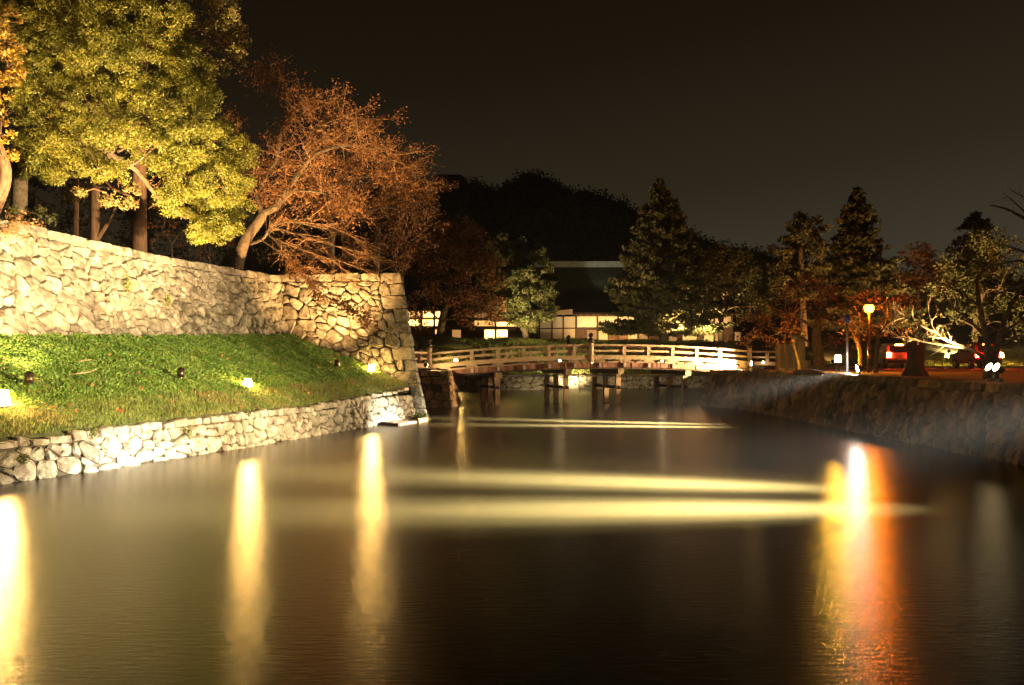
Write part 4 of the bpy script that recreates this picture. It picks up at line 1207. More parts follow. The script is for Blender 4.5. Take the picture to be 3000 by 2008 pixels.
# timber gate house with lit windows on the left
YG = 101.0
def gx_(px): return (px - CX) * YG / F
def gz_(py): return HC + (HY - py) * YG / F
gate = empty("timber_house", "brown clapboard house with brightly lit windows behind the dark maple", "building", (gx_(1380), YG, 4.5))
def gpart(mb, name, mat, m2=None):
    o = mb.build(name, M[mat]); o.parent = gate; o.matrix_parent_inverse = Matrix.Translation(-gate.location); return o
gpart(MB().box(gx_(1180), gx_(1575), YG + 0.15, YG + 4, gz_(1003), gz_(905)), "wall", 'wood_dark')
for a, b in ((1180, 1232), (1238, 1270), (1352, 1386), (1388, 1418), (1489, 1520), (1522, 1575)):
    for k in range(9):
        za = gz_(1003) + k * (gz_(959) - gz_(1003)) / 9
        gpart(MB().hexa([(gx_(a), YG - 0.03, za), (gx_(b), YG - 0.03, za), (gx_(b), YG + 0.14, za), (gx_(a), YG + 0.14, za),
                         (gx_(a), YG + 0.02, za + 0.17), (gx_(b), YG + 0.02, za + 0.17), (gx_(b), YG + 0.14, za + 0.17), (gx_(a), YG + 0.14, za + 0.17)]), "clapboard", 'siding')
for a in (1180, 1235, 1272, 1292, 1387, 1452, 1521, 1574):
    gpart(MB().box(gx_(a) - 0.11, gx_(a) + 0.11, YG - 0.12, YG + 0.13, gz_(1005), gz_(905)), "timber_post", 'siding')
gpart(MB().box(gx_(1180), gx_(1575), YG - 0.09, YG + 0.12, gz_(965), gz_(957)), "rail_beam", 'siding')
for a, b, t, bt, g in ((1420, 1449, 967, 1000, 'glow_hot'), (1455, 1486, 967, 1000, 'glow_hot'), (1325, 1350, 967, 1000, 'glow_shoji_dim'), (1275, 1289, 966, 1000, 'glow_shoji'),
                    (1182, 1232, 937, 955, 'glow_hot'), (1238, 1270, 937, 955, 'glow_hot'), (1275, 1290, 937, 955, 'glow_hot'), (1238, 1270, 913, 930, 'glow_hot'), (1182, 1232, 913, 930, 'glow_shoji'),
                    (1275, 1290, 913, 930, 'glow_hot'), (1390, 1449, 940, 956, 'glow_shoji'), (1455, 1518, 944, 956, 'glow_hot'), (1390, 1449, 917, 930, 'glow_shoji_dim')):
    o = MB().box(gx_(a), gx_(b), YG - 0.02, YG + 0.10, gz_(bt), gz_(t)).build("window", M[g])
    o.parent = gate; o.matrix_parent_inverse = Matrix.Translation(-gate.location)
    if bt < 960:
        lat = MB()
        nn = max(3, int((b - a) / 4))
        for i in range(nn + 1):
            x = gx_(a) + (gx_(b) - gx_(a)) * i / nn
            lat.box(x - 0.025, x + 0.025, YG - 0.07, YG - 0.022, gz_(bt), gz_(t))
        lt = lat.build("window_bars", M['siding']); lt.parent = o
roofm = MB().raw([(gx_(1150), YG - 1.6, gz_(908)), (gx_(1600), YG - 1.6, gz_(908)), (gx_(1560), YG + 6, gz_(800)), (gx_(1190), YG + 6, gz_(800)),
                  (gx_(1150), YG - 1.6, gz_(911)), (gx_(1600), YG - 1.6, gz_(911))], [(0, 1, 2, 3), (4, 5, 1, 0)])
gpart(roofm, "roof", 'roof')
ws = empty("small_wall", "small white wall panel standing between the building and the right bank trees", "wall", (P(2161, 985, 103)[0], 103, 4.6))
MB().box(-0.32, 0.32, -0.05, 0.05, -0.1, bz(976) - 4.6).build("panel", M['plaster'], ws)
MB().box(-0.36, 0.36, -0.08, 0.08, bz(976) - 4.598, bz(974) - 4.55).build("coping", M['wood_dark'], ws)

# ------------------------------------------------------------------ hill and keep silhouette
hp = [(900, 640), (1100, 575), (1230, 560), (1330, 548), (1400, 560), (1450, 572), (1500, 548), (1540, 530), (1580, 540), (1620, 556), (1700, 580), (1780, 605), (1850, 640), (1950, 690), (2100, 750), (2300, 790), (2600, 830), (3100, 860)]
r_ = np.random.default_rng(44)
cols = np.linspace(850, 3150, 150); rowsn = 22
vs5 = []
for j in range(rowsn):
    t = j / (rowsn - 1)
    for px in cols:
        Y = 170 + 100 * t
        top = HC + (HY - np.interp(px, [h[0] for h in hp], [h[1] for h in hp])) * 265 / F
        z = 2 + (top - 2) * math.sin(t * math.pi / 2) ** 0.9
        x = (px - CX) * 265 / F
        b = 1.3 * math.sin(x * 0.55 + j * 1.9) * math.sin(j * 1.3 + x * 0.21) + r_.normal(0, 0.7)
        vs5.append((x, Y + r_.normal(0, 0.8), z + b * (0.3 + t)))
nc = len(cols)
fs5 = [(j * nc + i, j * nc + i + 1, (j + 1) * nc + i + 1, (j + 1) * nc + i) for j in range(rowsn - 1) for i in range(nc - 1)]
tag(obj("hill", mesh_np("hill", vs5, fs5), M['hill']), "dark wooded castle hill against the night sky", kind="structure")
A = np.array(vs5)[nc * 6:]
pts = np.repeat(A, 22, axis=0) + r_.normal(0, 0.8, (len(A) * 22, 3))
V, Fc = rhombi(pts, 0.8, 0.5, 45)
tag(obj("hill_woods", mesh_np("hill_woods", V, Fc), M['hill']), "dark tree canopy covering the hill", "woods", kind="stuff")
kp = P(1318, 552, 262)
keep_ = empty("keep_tower", "dark flat-roofed tower top on the hill behind the cherry tree", "tower", kp)
MB().box(-3.2, 3.2, -3, 3, -3.5, 2.2).build("wall", M['roof'], keep_)
MB().raw([(-4.4, -4.2, 2.2), (4.4, -4.2, 2.2), (4.4, 4.2, 2.2), (-4.4, 4.2, 2.2), (-3.0, -1.5, 3.6), (3.0, -1.5, 3.6), (3.0, 1.5, 3.6), (-3.0, 1.5, 3.6)],
         [(0, 1, 5, 4), (1, 2, 6, 5), (2, 3, 7, 6), (3, 0, 4, 7), (4, 5, 6, 7), (3, 2, 1, 0)]).build("roof", M['roof'], keep_)

# ------------------------------------------------------------------ trees
def smooth_path(pts, n=4):
    """Catmull-Rom through the points"""
    pts = [np.asarray(p, float) for p in pts]
    if len(pts) < 3: return pts
    out = []
    for i in range(len(pts) - 1):
        p0 = pts[max(0, i - 1)]; p1 = pts[i]; p2 = pts[i + 1]; p3 = pts[min(len(pts) - 1, i + 2)]
        for k in range(n):
            t = k / n
            out.append(0.5 * ((2 * p1) + (-p0 + p2) * t + (2 * p0 - 5 * p1 + 4 * p2 - p3) * t * t + (-p0 + 3 * p1 - 3 * p2 + p3) * t ** 3))
    out.append(pts[-1])
    return out

class Wood:
    """limbs of one tree"""
    def __init__(s, seed):
        s.tw = MB(); s.mb = MB(); s.r = np.random.default_rng(seed); s.tips = []
    def limb(s, pts, r0, r1, sides=7, n=4):
        q = smooth_path(pts, n)
        rad = np.linspace(r0, r1, len(q))
        s.mb.tube(q, list(rad), sides)
        return q, rad
    def shoot(s, p, d, L, r0, wob=0.25, up=0.0, sides=4, k=4):
        pts = [p]; dd = d / np.linalg.norm(d)
        for i in range(k):
            dd = dd + s.r.normal(0, wob, 3) + np.array([0, 0, up])
            dd /= np.linalg.norm(dd)
            pts.append(pts[-1] + dd * L / k)
        s.tw.tube(pts, list(np.linspace(r0, r0 * 0.35, k + 1)), sides, cap=False)
        return pts, dd
    def spray(s, path, rad, count, L, level, up=0.02, t0=0.15, spread=0.9, fwd=0.6, flat=1.0, wob=0.22, ratio=0.5, cnt2=4):
        """side shoots with their own side shoots; the last level gives the leaf points"""
        n = len(path)
        for _ in range(count):
            t = s.r.uniform(t0, 1.0) * (n - 1); i = min(int(t), n - 2); f = t - i
            p = path[i] + (path[i + 1] - path[i]) * f
            tg = path[i + 1] - path[i]; tg = tg / (np.linalg.norm(tg) + 1e-9)
            rnd = s.r.normal(0, 1, 3); rnd[2] *= flat; rnd /= np.linalg.norm(rnd)
            d = tg * fwd + rnd * spread
            ll = L * s.r.uniform(0.55, 1.25)
            r0 = min(rad * 0.55, 0.005 + 0.010 * ll)
            pts, dd = s.shoot(p, d, ll, r0, wob, up, 4 if level > 0 else 3, 4 if level > 0 else 3)
            if level > 0:
                s.spray(pts, r0, cnt2, ll * ratio, level - 1, up, 0.2, spread, fwd, flat, wob, ratio, cnt2)
            else:
                s.tips.append(np.array(pts))
    def leaf_points(s, per, jit=0.05):
        out = []
        for t in s.tips:
            k = s.r.uniform(0.15, 1.0, per) * (len(t) - 1)
            i = np.minimum(k.astype(int), len(t) - 2); f = (k - i)[:, None]
            out.append(t[i] + (t[i + 1] - t[i]) * f + s.r.normal(0, jit, (per, 3)))
        return np.concatenate(out) if out else np.zeros((0, 3))

def tufts(clumps, per_clump, leaves, tuft_r, seed, squash=0.8, shell=0.55):
    """clumps of foliage: each clump is many small tufts spread through its volume"""
    r = np.random.default_rng(seed); pts = []; nrm = []
    for C, R in clumps:
        n = max(3, int(per_clump * (R ** 2)))
        d = r.normal(0, 1, (n, 3)); d /= np.linalg.norm(d, axis=1)[:, None]
        rr = R * (shell + (1 - shell) * r.random(n) ** 0.7) * r.uniform(0.85, 1.12, n)
        c = np.asarray(C) + d * rr[:, None] * np.array([1, 1, squash])
        tr = tuft_r * r.uniform(0.55, 1.35, n)
        nl = (leaves * (tr / tuft_r) ** 1.6).astype(int) + 3
        idx = np.repeat(np.arange(n), nl)
        g = r.normal(0, 1, (len(idx), 3)); g /= np.linalg.norm(g, axis=1)[:, None]
        g *= (r.random(len(idx)) ** 0.45)[:, None]
        g[:, 2] *= 0.7
        pts.append(c[idx] + g * tr[idx][:, None])
        nrm.append(d[idx] + g)
    return np.concatenate(pts), np.concatenate(nrm)

def tree(name, label, wood, wmat, pts, L, W, lmat, seed, nb=None, bias=0.6, base=None, extra=None, droop=0.0, group=None):
    e_ = empty(name, label, "tree", base, group)
    b = np.array(base, float)
    o = wood.mb.build("trunk", M[wmat], None, True); o.parent = e_; o.matrix_parent_inverse = Matrix.Translation(-e_.location)
    if wood.tw.v:
        o = wood.tw.build("twigs", M['twig'], None, True); o["kind"] = "stuff"; o.parent = e_; o.matrix_parent_inverse = Matrix.Translation(-e_.location)
    if len(pts):
        V, Fc = rhombi(pts, L, W, seed, nb, bias, droop=droop)
        c = obj("crown", mesh_np("crown", V, Fc), M[lmat]); c.parent = e_; c.matrix_parent_inverse = Matrix.Translation(-e_.location)
    return e_

def connect(w, start, clumps, r0, sides=6, sag=0.15, branch=3, brL=0.8):
    """limbs from the trunk out to each clump"""
    nodes = [np.asarray(p, float) for p in start]; rads = list(np.linspace(r0, r0 * 0.6, len(nodes)))
    order = sorted(range(len(clumps)), key=lambda k: np.linalg.norm(np.asarray(clumps[k][0]) - nodes[0]))
    for k in order:
        C = np.asarray(clumps[k][0], float); R = clumps[k][1]
        dist = [np.linalg.norm(C - q) + 0.35 * np.linalg.norm(q - nodes[0]) for q in nodes]
        i = int(np.argmin(dist)); a = nodes[i]
        m = (a + C) / 2 + w.r.normal(0, 0.12, 3) * np.linalg.norm(C - a) + np.array([0, 0, sag * np.linalg.norm(C - a)])
        ra = max(0.03, rads[i] * 0.62)
        q, rd = w.limb([a, m, C], ra, 0.02 + ra * 0.35, sides, 4)
        for j in (3, 6, 8):
            if j < len(q): nodes.append(q[j]); rads.append(rd[j])
        w.spray(q, ra, branch, R * brL, 1, 0.03, 0.4, 0.9, 0.5, 1.0, 0.25, 0.5, 3)

# --- big camphor tree on the terrace -------------------------------------------------
w = Wood(101)
base = np.array([*PZ(52, 31.5, 0)[:2], F1TOP - 0.1])
tr = [base, P(60, 470, 31.5), P(66, 300, 31.3), P(40, 160, 31.2), P(30, -60, 31)]
q, _ = w.limb(tr, 0.28, 0.14, 10)
q2, _ = w.limb([P(68, 330, 31.3), P(105, 285, 30.8), P(180, 300, 30.2), P(300, 330, 30.4)], 0.17, 0.07)
q3, _ = w.limb([P(300, 330, 30.4), P(400, 400, 31.2), P(345, 445, 30.5)], 0.10, 0.05)
q4, _ = w.limb([P(180, 300, 30.2), P(260, 400, 31), P(350, 468, 31.5), P(400, 500, 32), P(455, 570, 33), P(510, 620, 33.5), P(545, 640, 33.8)], 0.13, 0.05)
q5, _ = w.limb([P(315, 460, 30.6), P(350, 415, 30.2), P(385, 385, 30.0), P(420, 350, 30.1), P(470, 330, 30.6)], 0.10, 0.035)
q6, _ = w.limb([P(40, 160, 31.2), P(150, 150, 31), P(250, 90, 30.6), P(280, 10, 30.6)], 0.14, 0.06)
q7, _ = w.limb([P(385, 385, 30.0), P(430, 410, 29.9), P(450, 425, 30)], 0.07, 0.03)
for qq, cnt in ((q5, 10), (q7, 5), (q4, 12), (q3, 6), (q6, 8), (q2, 6)):
    w.spray(qq, 0.06, cnt, 0.8, 1, 0.04, 0.3, 0.9, 0.4, 1.0, 0.25, 0.5, 3)
cl = []
for px, py, rp in [(60, 30, 120), (200, 20, 125), (340, 30, 120), (465, 25, 95), (150, 160, 120), (300, 170, 125), (430, 160, 110), (515, 120, 60), (545, 205, 75),
                   (120, 300, 105), (260, 300, 115), (400, 300, 105), (520, 300, 110), (580, 270, 62), (130, 420, 85), (215, 430, 95), (330, 400, 60), (455, 430, 85), (545, 400, 90), (640, 420, 85), (690, 460, 66),
                   (165, 505, 42), (110, 490, 50), (290, 490, 45), (345, 505, 38), (540, 520, 80), (640, 530, 95), (700, 530, 48), (610, 610, 80), (680, 600, 55), (600, 675, 44), (645, 655, 58), (575, 690, 26), (500, 585, 45),
                   (-80, 120, 140), (-60, -60, 140), (120, -90, 130), (300, -90, 130), (470, -80, 110)]:
    Y = 32.2 - 2.6 * math.exp(-((px - 330) / 260) ** 2) + rng.normal(0, 0.5) + (1.6 if px > 590 else 0)
    cl.append((P(px, py, Y), rp * Y / F))
connect(w, q[6:] + q2[3:] + q4[4:] + q6[3:], [c for c in cl if rng.random() < 0.6], 0.12, 5, 0.1, 2, 0.7)
pts, nrm = tufts(cl, 72, 135, 0.26, 102, 0.9, 0.40)
tree("camphor_tree", "huge floodlit camphor tree with dense yellow-green foliage above the wall", w, 'bark_grey', pts, 0.068, 0.034, 'leaf_camphor', 103, nrm, 0.7, base)

# --- golden-leaved tree at the left edge, leaning trunk ------------------------------
w = Wood(111)
base = np.array([*PZ(-60, 27.2, 0)[:2], F1TOP - 0.1])
q, _ = w.limb([base, P(-5, 590, 27.0), P(18, 500, 26.8), P(-20, 380, 26.6), P(-30, 200, 26.3), P(-40, -40, 26)], 0.20, 0.09, 9)
cl = [(P(x, y, 26.0 + rng.normal(0, 0.4)), r * 26 / F) for x, y, r in [(-10, 120, 75), (20, 60, 55), (-20, 250, 70), (30, 190, 45), (45, 130, 38), (5, 330, 42), (-30, 420, 60), (15, 395, 26), (10, 455, 34), (55, 225, 22)]]
connect(w, q[4:], cl, 0.09, 5)
pts, nrm = tufts(cl, 34, 42, 0.20, 112, 0.85, 0.5)
tree("leaning_tree", "leaning tree with golden leaves at the left edge above the wall", w, 'bark_red', pts, 0.125, 0.06, 'leaf_gold', 113, nrm, 0.6, base)
# reddish shrub hanging over the wall top at the left
w = Wood(114); base = np.array(f1_map(0.9, F1TOP, -0.3)); base[2] = F1TOP - 0.15
for _ in range(9):
    d = np.array([rng.uniform(-0.3, 1.0), rng.uniform(-0.6, 0.6), 0.35])
    pp, _d = w.shoot(base, d, rng.uniform(0.6, 1.5), 0.015, 0.2, -0.10, 4, 6)
    w.spray(pp, 0.012, 6, 0.4, 0, -0.05, 0.2, 0.8, 0.6)
tree("red_shrub", "reddish shrub spilling over the top of the upper wall", w, 'bark_dark', w.leaf_points(9, 0.05), 0.085, 0.045, 'leaf_cherry', 115, None, 0, base)["category"] = "shrub"

# --- cedars behind ------------------------------------------------------------------
def cedar(px, Yb, rpx, label, seed, clumps, split=False, name="cedar_tree"):
    w = Wood(seed)
    base = np.array([*PZ(px, Yb, 0)[:2], F1TOP - 0.1])
    q, _ = w.limb([base, base + [0.02, 0, 3.5], base + [0.05, 0.1, 8], base + [0, 0.1, 15]], rpx * Yb / F, rpx * Yb / F * 0.45, 10)
    if split:
        w.limb([base + [0.05, 0, 0.9], base + [0.55, -0.1, 1.6], base + [0.95, -0.2, 2.3]], 0.10, 0.05, 6)
    cl = [(P(x, y, Yb - 2.5 + rng.normal(0, 0.5)), r * Yb / F) for x, y, r in clumps]
    connect(w, q[5:], cl, 0.10, 5, 0.02, 1, 0.5)
    pts, nrm = tufts(cl, 30, 70, 0.30, seed + 1, 0.9, 0.4)
    return tree(name, label, w, 'bark_red', pts, 0.12, 0.045, 'leaf_cedar', seed + 2, nrm, 0.4, base, group="cedars on the terrace")
cedar(408, 36.5, 23, "cedar with a broad red-brown trunk below the camphor foliage", 121, [(660, 40, 42), (690, 20, 34), (600, 60, 40), (655, 105, 32), (690, 80, 26), (715, 165, 26), (690, 155, 30), (660, 150, 24), (640, 190, 34), (600, 150, 34), (700, 110, 18), (620, 10, 40), (560, 60, 40)])
cedar(278, 35.0, 15, "slim cedar trunk with a pale side stem left of the broad red-brown trunk", 124, [(250, 560, 30), (380, 575, 36), (330, 590, 30)], True)
cedar(222, 41.0, 9, "thin shaded cedar trunk furthest back on the terrace", 127, [(230, 560, 30), (180, 580, 30)])

# dark shrubs and saplings in the shade of the terrace
def bush(name, label, clumps, lmat, seed, base, L=0.13, W=0.06, per=26, leaves=40, tr=0.22, bark='bark_dark'):
    w = Wood(seed); b = np.array(base, float)
    q, _ = w.limb([b, b + [0.05, 0, 0.5], b + [0.0, 0.1, 1.2]], 0.06, 0.03, 6)
    connect(w, q[1:], clumps, 0.04, 4)
    pts, nrm = tufts(clumps, per, leaves, tr, seed + 1, 0.9, 0.3)
    e_ = tree(name, label, w, bark, pts, L, W, lmat, seed + 2, nrm, 0.5, b)
    e_["category"] = "shrub"
    return e_
bush("evergreen_shrub", "dark green shrub behind the wall near the leaning trunk", [(P(60, 640, 31), .45), (P(110, 625, 31.5), .4), (P(20, 625, 31), .4), (P(140, 650, 31.2), .3)], 'leaf_green', 131, PZ(80, 31.2, F1TOP - 0.1))
bush("bare_sapling", "thin dim sapling with dry leaves between the cedars and the leaning cherry", [(P(480, 640, 38.5), .7), (P(520, 690, 38.5), .6), (P(450, 690, 38.5), .5), (P(500, 590, 39), .5)], 'leaf_maple', 134, PZ(500, 38.5, F1TOP - 0.1), per=12, leaves=12)
bush("undergrowth_shrub", "low brown undergrowth behind the wall top left of the leaning cherry", [(P(600, 730, 39), .6), (P(660, 720, 41), .6), (P(560, 705, 39), .5), (P(620, 690, 40), .6)], 'leaf_maple', 137, PZ(610, 39.2, F1TOP - 0.1), per=14, leaves=16)

# --- leaning cherry -------------------------------------------------------------------
def cherry_sprays(w, limbs, cnt, L, lvl=1, up=0.02, flat=0.7, cnt2=5):
    for q, rd in limbs:
        ln = sum(np.linalg.norm(q[i + 1] - q[i]) for i in range(len(q) - 1))
        w.spray(q, float(np.mean(rd)), max(2, int(cnt * ln)), L, lvl, up, 0.12, 0.8, 0.7, flat, 0.18, 0.55, cnt2)
w = Wood(141)
base = np.array([*PZ(690, 39.3, 0)[:2], F1TOP - 0.15])
trunk = w.limb([base, P(702, 752, 39.3), P(722, 700, 39.2), P(762, 645, 39.0), P(772, 625, 39.0)], 0.27, 0.17, 10)
Lm = []
Lm.append(w.limb([P(768, 632, 39), P(762, 600, 39), P(752, 570, 39.2), P(770, 535, 39.4), P(790, 500, 39.6)], 0.13, 0.05))
Lm.append(w.limb([P(772, 625, 39), P(812, 605, 38.8), P(838, 560, 38.8), P(880, 500, 39), P(905, 430, 39.2), P(960, 405, 39.5)], 0.16, 0.06, 8))
Lm.append(w.limb([P(815, 450, 39.6), P(820, 400, 39.6), P(830, 360, 39.6), P(872, 325, 39.6), P(915, 305, 39.8)], 0.09, 0.04))
Lm.append(w.limb([P(790, 500, 39.6), P(812, 470, 39.6), P(816, 440, 39.6)], 0.07, 0.06))
Lm.append(w.limb([P(880, 500, 39), P(930, 450, 38.6), P(1020, 425, 38.4), P(1090, 435, 38.4), P(1160, 475, 38.6)], 0.10, 0.03))
Lm.append(w.limb([P(872, 325, 39.6), P(850, 300, 39.8), P(820, 260, 40), P(815, 245, 40)], 0.05, 0.02))
Lm.append(w.limb([P(838, 560, 38.8), P(900, 560, 38.2), P(960, 570, 37.9), P(1010, 600, 37.8)], 0.07, 0.02))
Lm.append(w.limb([P(752, 570, 39.2), P(715, 540, 39), P(690, 480, 39), P(680, 400, 39.3)], 0.06, 0.02))
Lm.append(w.limb([P(905, 430, 39.2), P(940, 370, 39.4), P(1010, 345, 39.6), P(1080, 350, 39.6)], 0.06, 0.02))
cherry_sprays(w, Lm, 5.0, 1.5, 1, 0.01, 0.40, 6)
low_l = []
low_l.append(w.limb([P(735, 715, 39.2), P(770, 700, 38.6), P(800, 665, 38.2), P(850, 650, 37.9), P(950, 670, 37.5)], 0.07, 0.02))
low_l.append(w.limb([P(795, 672, 38.2), P(790, 690, 38), P(840, 730, 37.4), P(870, 790, 36.7), P(950, 865, 36.0), P(1050, 918, 35.8)], 0.045, 0.012, 5))
w.spray(low_l[-1][0][8:], 0.02, 22, 0.8, 1, 0.02, 0.05, 0.4, 1.0, 0.5, 0.10, 0.5, 4)
low_l.append(w.limb([P(800, 665, 38.2), P(880, 690, 37.6), P(960, 715, 37.3), P(1040, 735, 37.1), P(1090, 752, 37)], 0.03, 0.008, 5))
low_l.append(w.limb([P(785, 690, 38.2), P(860, 720, 37.5), P(940, 750, 37.1), P(1010, 770, 37), P(1080, 790, 36.9)], 0.03, 0.008, 5))
low_l.append(w.limb([P(760, 700, 38.6), P(830, 745, 37.6), P(900, 785, 37.2), P(980, 810, 37), P(1060, 830, 36.9)], 0.028, 0.008, 5))
low_l.append(w.limb([P(850, 650, 37.9), P(930, 655, 37.5), P(1010, 680, 37.2), P(1070, 720, 37.1)], 0.028, 0.008, 5))
leafy = len(w.tips)
for q_, rd_ in low_l: w.spray(q_, 0.02, 16, 1.1, 1, -0.015, 0.15, 0.35, 1.0, 0.6, 0.08, 0.5, 4)
cherry_sprays(w, low_l, 1.5, 0.7, 1, -0.02, 0.6, 4)
up_tips = w.tips[:leafy]; lowt = w.tips[leafy:]
w.tips = up_tips; lp = w.leaf_points(16, 0.13)
w.tips = lowt[::6]; lp2 = w.leaf_points(1, 0.03)
tree("leaning_cherry_tree", "leaning cherry tree with sparse red-brown leaves at the wall's inner corner", w, 'bark_grey', np.concatenate([lp, lp2]), 0.12, 0.058, 'leaf_cherry', 142, None, 0, base, droop=0.7)
# --- second cherry behind it
w = Wood(151)
base = np.array([*PZ(968, 45.5, 0)[:2], F1TOP - 0.15])
w.limb([base, P(968, 730, 45.3), P(972, 690, 45)], 0.22, 0.17, 9)
Lm = [w.limb([P(972, 690, 45), P(968, 620, 45), P(966, 570, 45), P(985, 530, 45), P(1010, 480, 45)], 0.12, 0.05),
      w.limb([P(972, 690, 45), P(1010, 660, 44.5), P(1060, 630, 44.2), P(1120, 608, 44), P(1180, 620, 44), P(1230, 660, 44)], 0.13, 0.03),
      w.limb([P(1010, 480, 45), P(1060, 440, 45), P(1130, 430, 45), P(1200, 480, 45)], 0.06, 0.02),
      w.limb([P(985, 530, 45), P(1060, 520, 44.6), P(1140, 520, 44.5), P(1230, 560, 44.6)], 0.07, 0.02),
      w.limb([P(966, 570, 45), P(920, 540, 45.4), P(880, 520, 45.8)], 0.05, 0.02),
      w.limb([P(1005, 662, 44.5), P(1002, 700, 44.2), P(1010, 725, 44)], 0.06, 0.03)]
low2 = [w.limb([P(975, 720, 45), P(930, 735, 43.5), P(960, 760, 42), P(1060, 765, 41), P(1120, 770, 41)], 0.05, 0.012),
        w.limb([P(950, 745, 43), P(900, 740, 42), P(950, 800, 41), P(1010, 830, 40.5)], 0.03, 0.01),
        w.limb([P(975, 715, 45), P(920, 700, 43), P(870, 720, 42), P(840, 770, 41.5)], 0.03, 0.01)]
cherry_sprays(w, Lm, 5.0, 1.6, 1, 0.0, 0.40, 6)
n0 = len(w.tips)
cherry_sprays(w, low2, 6.0, 0.9, 1, -0.01, 0.35, 5)
a, b = w.tips[:n0], w.tips[n0:]
w.tips = a; lp = w.leaf_points(16, 0.14); w.tips = b[::4]; lp2 = w.leaf_points(1, 0.04)
tree("spreading_cherry_tree", "spreading cherry tree whose low bare twigs hang over the bastion", w, 'bark_grey', np.concatenate([lp, lp2]), 0.125, 0.06, 'leaf_cherry', 152, None, 0, base, droop=0.6)
# --- two shaded trees further back on the terrace
def leafy_tree(name, label, base, trunk, r0, clumps, lmat, wmat, seed, L, W, per=10, leaves=40, tr=0.5, sq=0.85, shell=0.4, bias=0.5, group=None, spr=2):
    w = Wood(seed)
    q, _ = w.limb([base] + trunk, r0, r0 * 0.55, 8)
    connect(w, q[2:], clumps, r0 * 0.6, 5, 0.1, spr, 0.8)
    pts, nrm = tufts(clumps, per, leaves, tr, seed + 1, sq, shell)
    return tree(name, label, w, wmat, pts, L, W, lmat, seed + 2, nrm, bias, base, group=group)
def C_(lst, Y, dy=1.0):
    out = []
    for x, y, r in lst:
        yy = Y + rng.normal(0, dy); out.append((P(x, y, yy), r * yy / F))
    return out
for k_, (xs_, lab_) in enumerate((((0, 90, 180, 270, 60, 200), "shaded evergreen behind the cedar trunks at the left"), ((330, 420, 500, 560, 380, 470), "shaded evergreen behind the broad cedar trunk"), ((600, 680, 760, 850, 640, 740), "shaded evergreen behind the leaning cherry's trunk"))):
    leafy_tree("shaded_evergreen_tree", lab_, np.array([*PZ(xs_[1] + 20, 50 + 2 * k_, 0)[:2], F1TOP - 0.1]), [P(xs_[1] + 20, 640, 50 + 2 * k_), P(xs_[1] + 10, 560, 50 + 2 * k_)], 0.2,
               C_([(xs_[0], 600, 60), (xs_[1], 560, 70), (xs_[2], 620, 60), (xs_[3], 580, 60), (xs_[4], 680, 60), (xs_[5], 690, 60), (xs_[2], 520, 50), (xs_[1], 650, 60), (xs_[3], 680, 60), (xs_[0] + 30, 740, 50), (xs_[2] + 30, 745, 50)], 50 + 2 * k_), 'leaf_conifer', 'bark_dark', 400 + 5 * k_, 0.2, 0.1, 8, 40, 0.5, group="shaded evergreens on the terrace")
leafy_tree("shaded_cherry_tree", "shaded rust-coloured tree right of the spreading cherry above the bastion", np.array([*PZ(1100, 52, 0)[:2], F1TOP - 0.1]), [P(1105, 720, 52), P(1110, 660, 52)], 0.2,
           C_([(1200, 520, 60), (1240, 590, 60), (1180, 620, 60), (1260, 660, 55), (1210, 700, 60), (1150, 690, 60), (1090, 720, 50), (1180, 770, 40), (1130, 570, 60), (1280, 540, 35)], 52), 'leaf_cherry', 'bark_grey', 161, 0.16, 0.07, 14, 26, 0.5)
leafy_tree("dark_maple_tree", "dark red maple on the mound behind the left end of the bridge", np.array([*PZ(1290, 88, 0)[:2], 4.75]), [P(1295, 940, 88), P(1305, 900, 88), P(1320, 850, 88)], 0.42,
           C_([(1230, 780, 70), (1290, 740, 80), (1350, 760, 80), (1250, 860, 60), (1330, 850, 70), (1400, 830, 70), (1300, 690, 60), (1380, 700, 65), (1420, 760, 60), (1380, 900, 50), (1440, 900, 45), (1330, 640, 45), (1240, 700, 60), (1430, 920, 40), (1230, 930, 28), (1225, 970, 24), (1250, 985, 18), (1360, 935, 36)], 86, 2.0), 'leaf_maple', 'bark_dark', 164, 0.30, 0.15, 4.5, 44, 0.9)
leafy_tree("hilltop_pine_tree", "dim olive treetop between the maple and the wooded hill", np.array([*PZ(1360, 110, 0)[:2], 4.6]), [P(1360, 800, 110), P(1350, 720, 110)], 0.4,
           C_([(1340, 670, 45), (1290, 660, 40), (1370, 650, 35), (1320, 700, 60)], 108, 2.0), 'leaf_conifer', 'bark_dark', 167, 0.4, 0.2, 1.5, 30, 1.0)

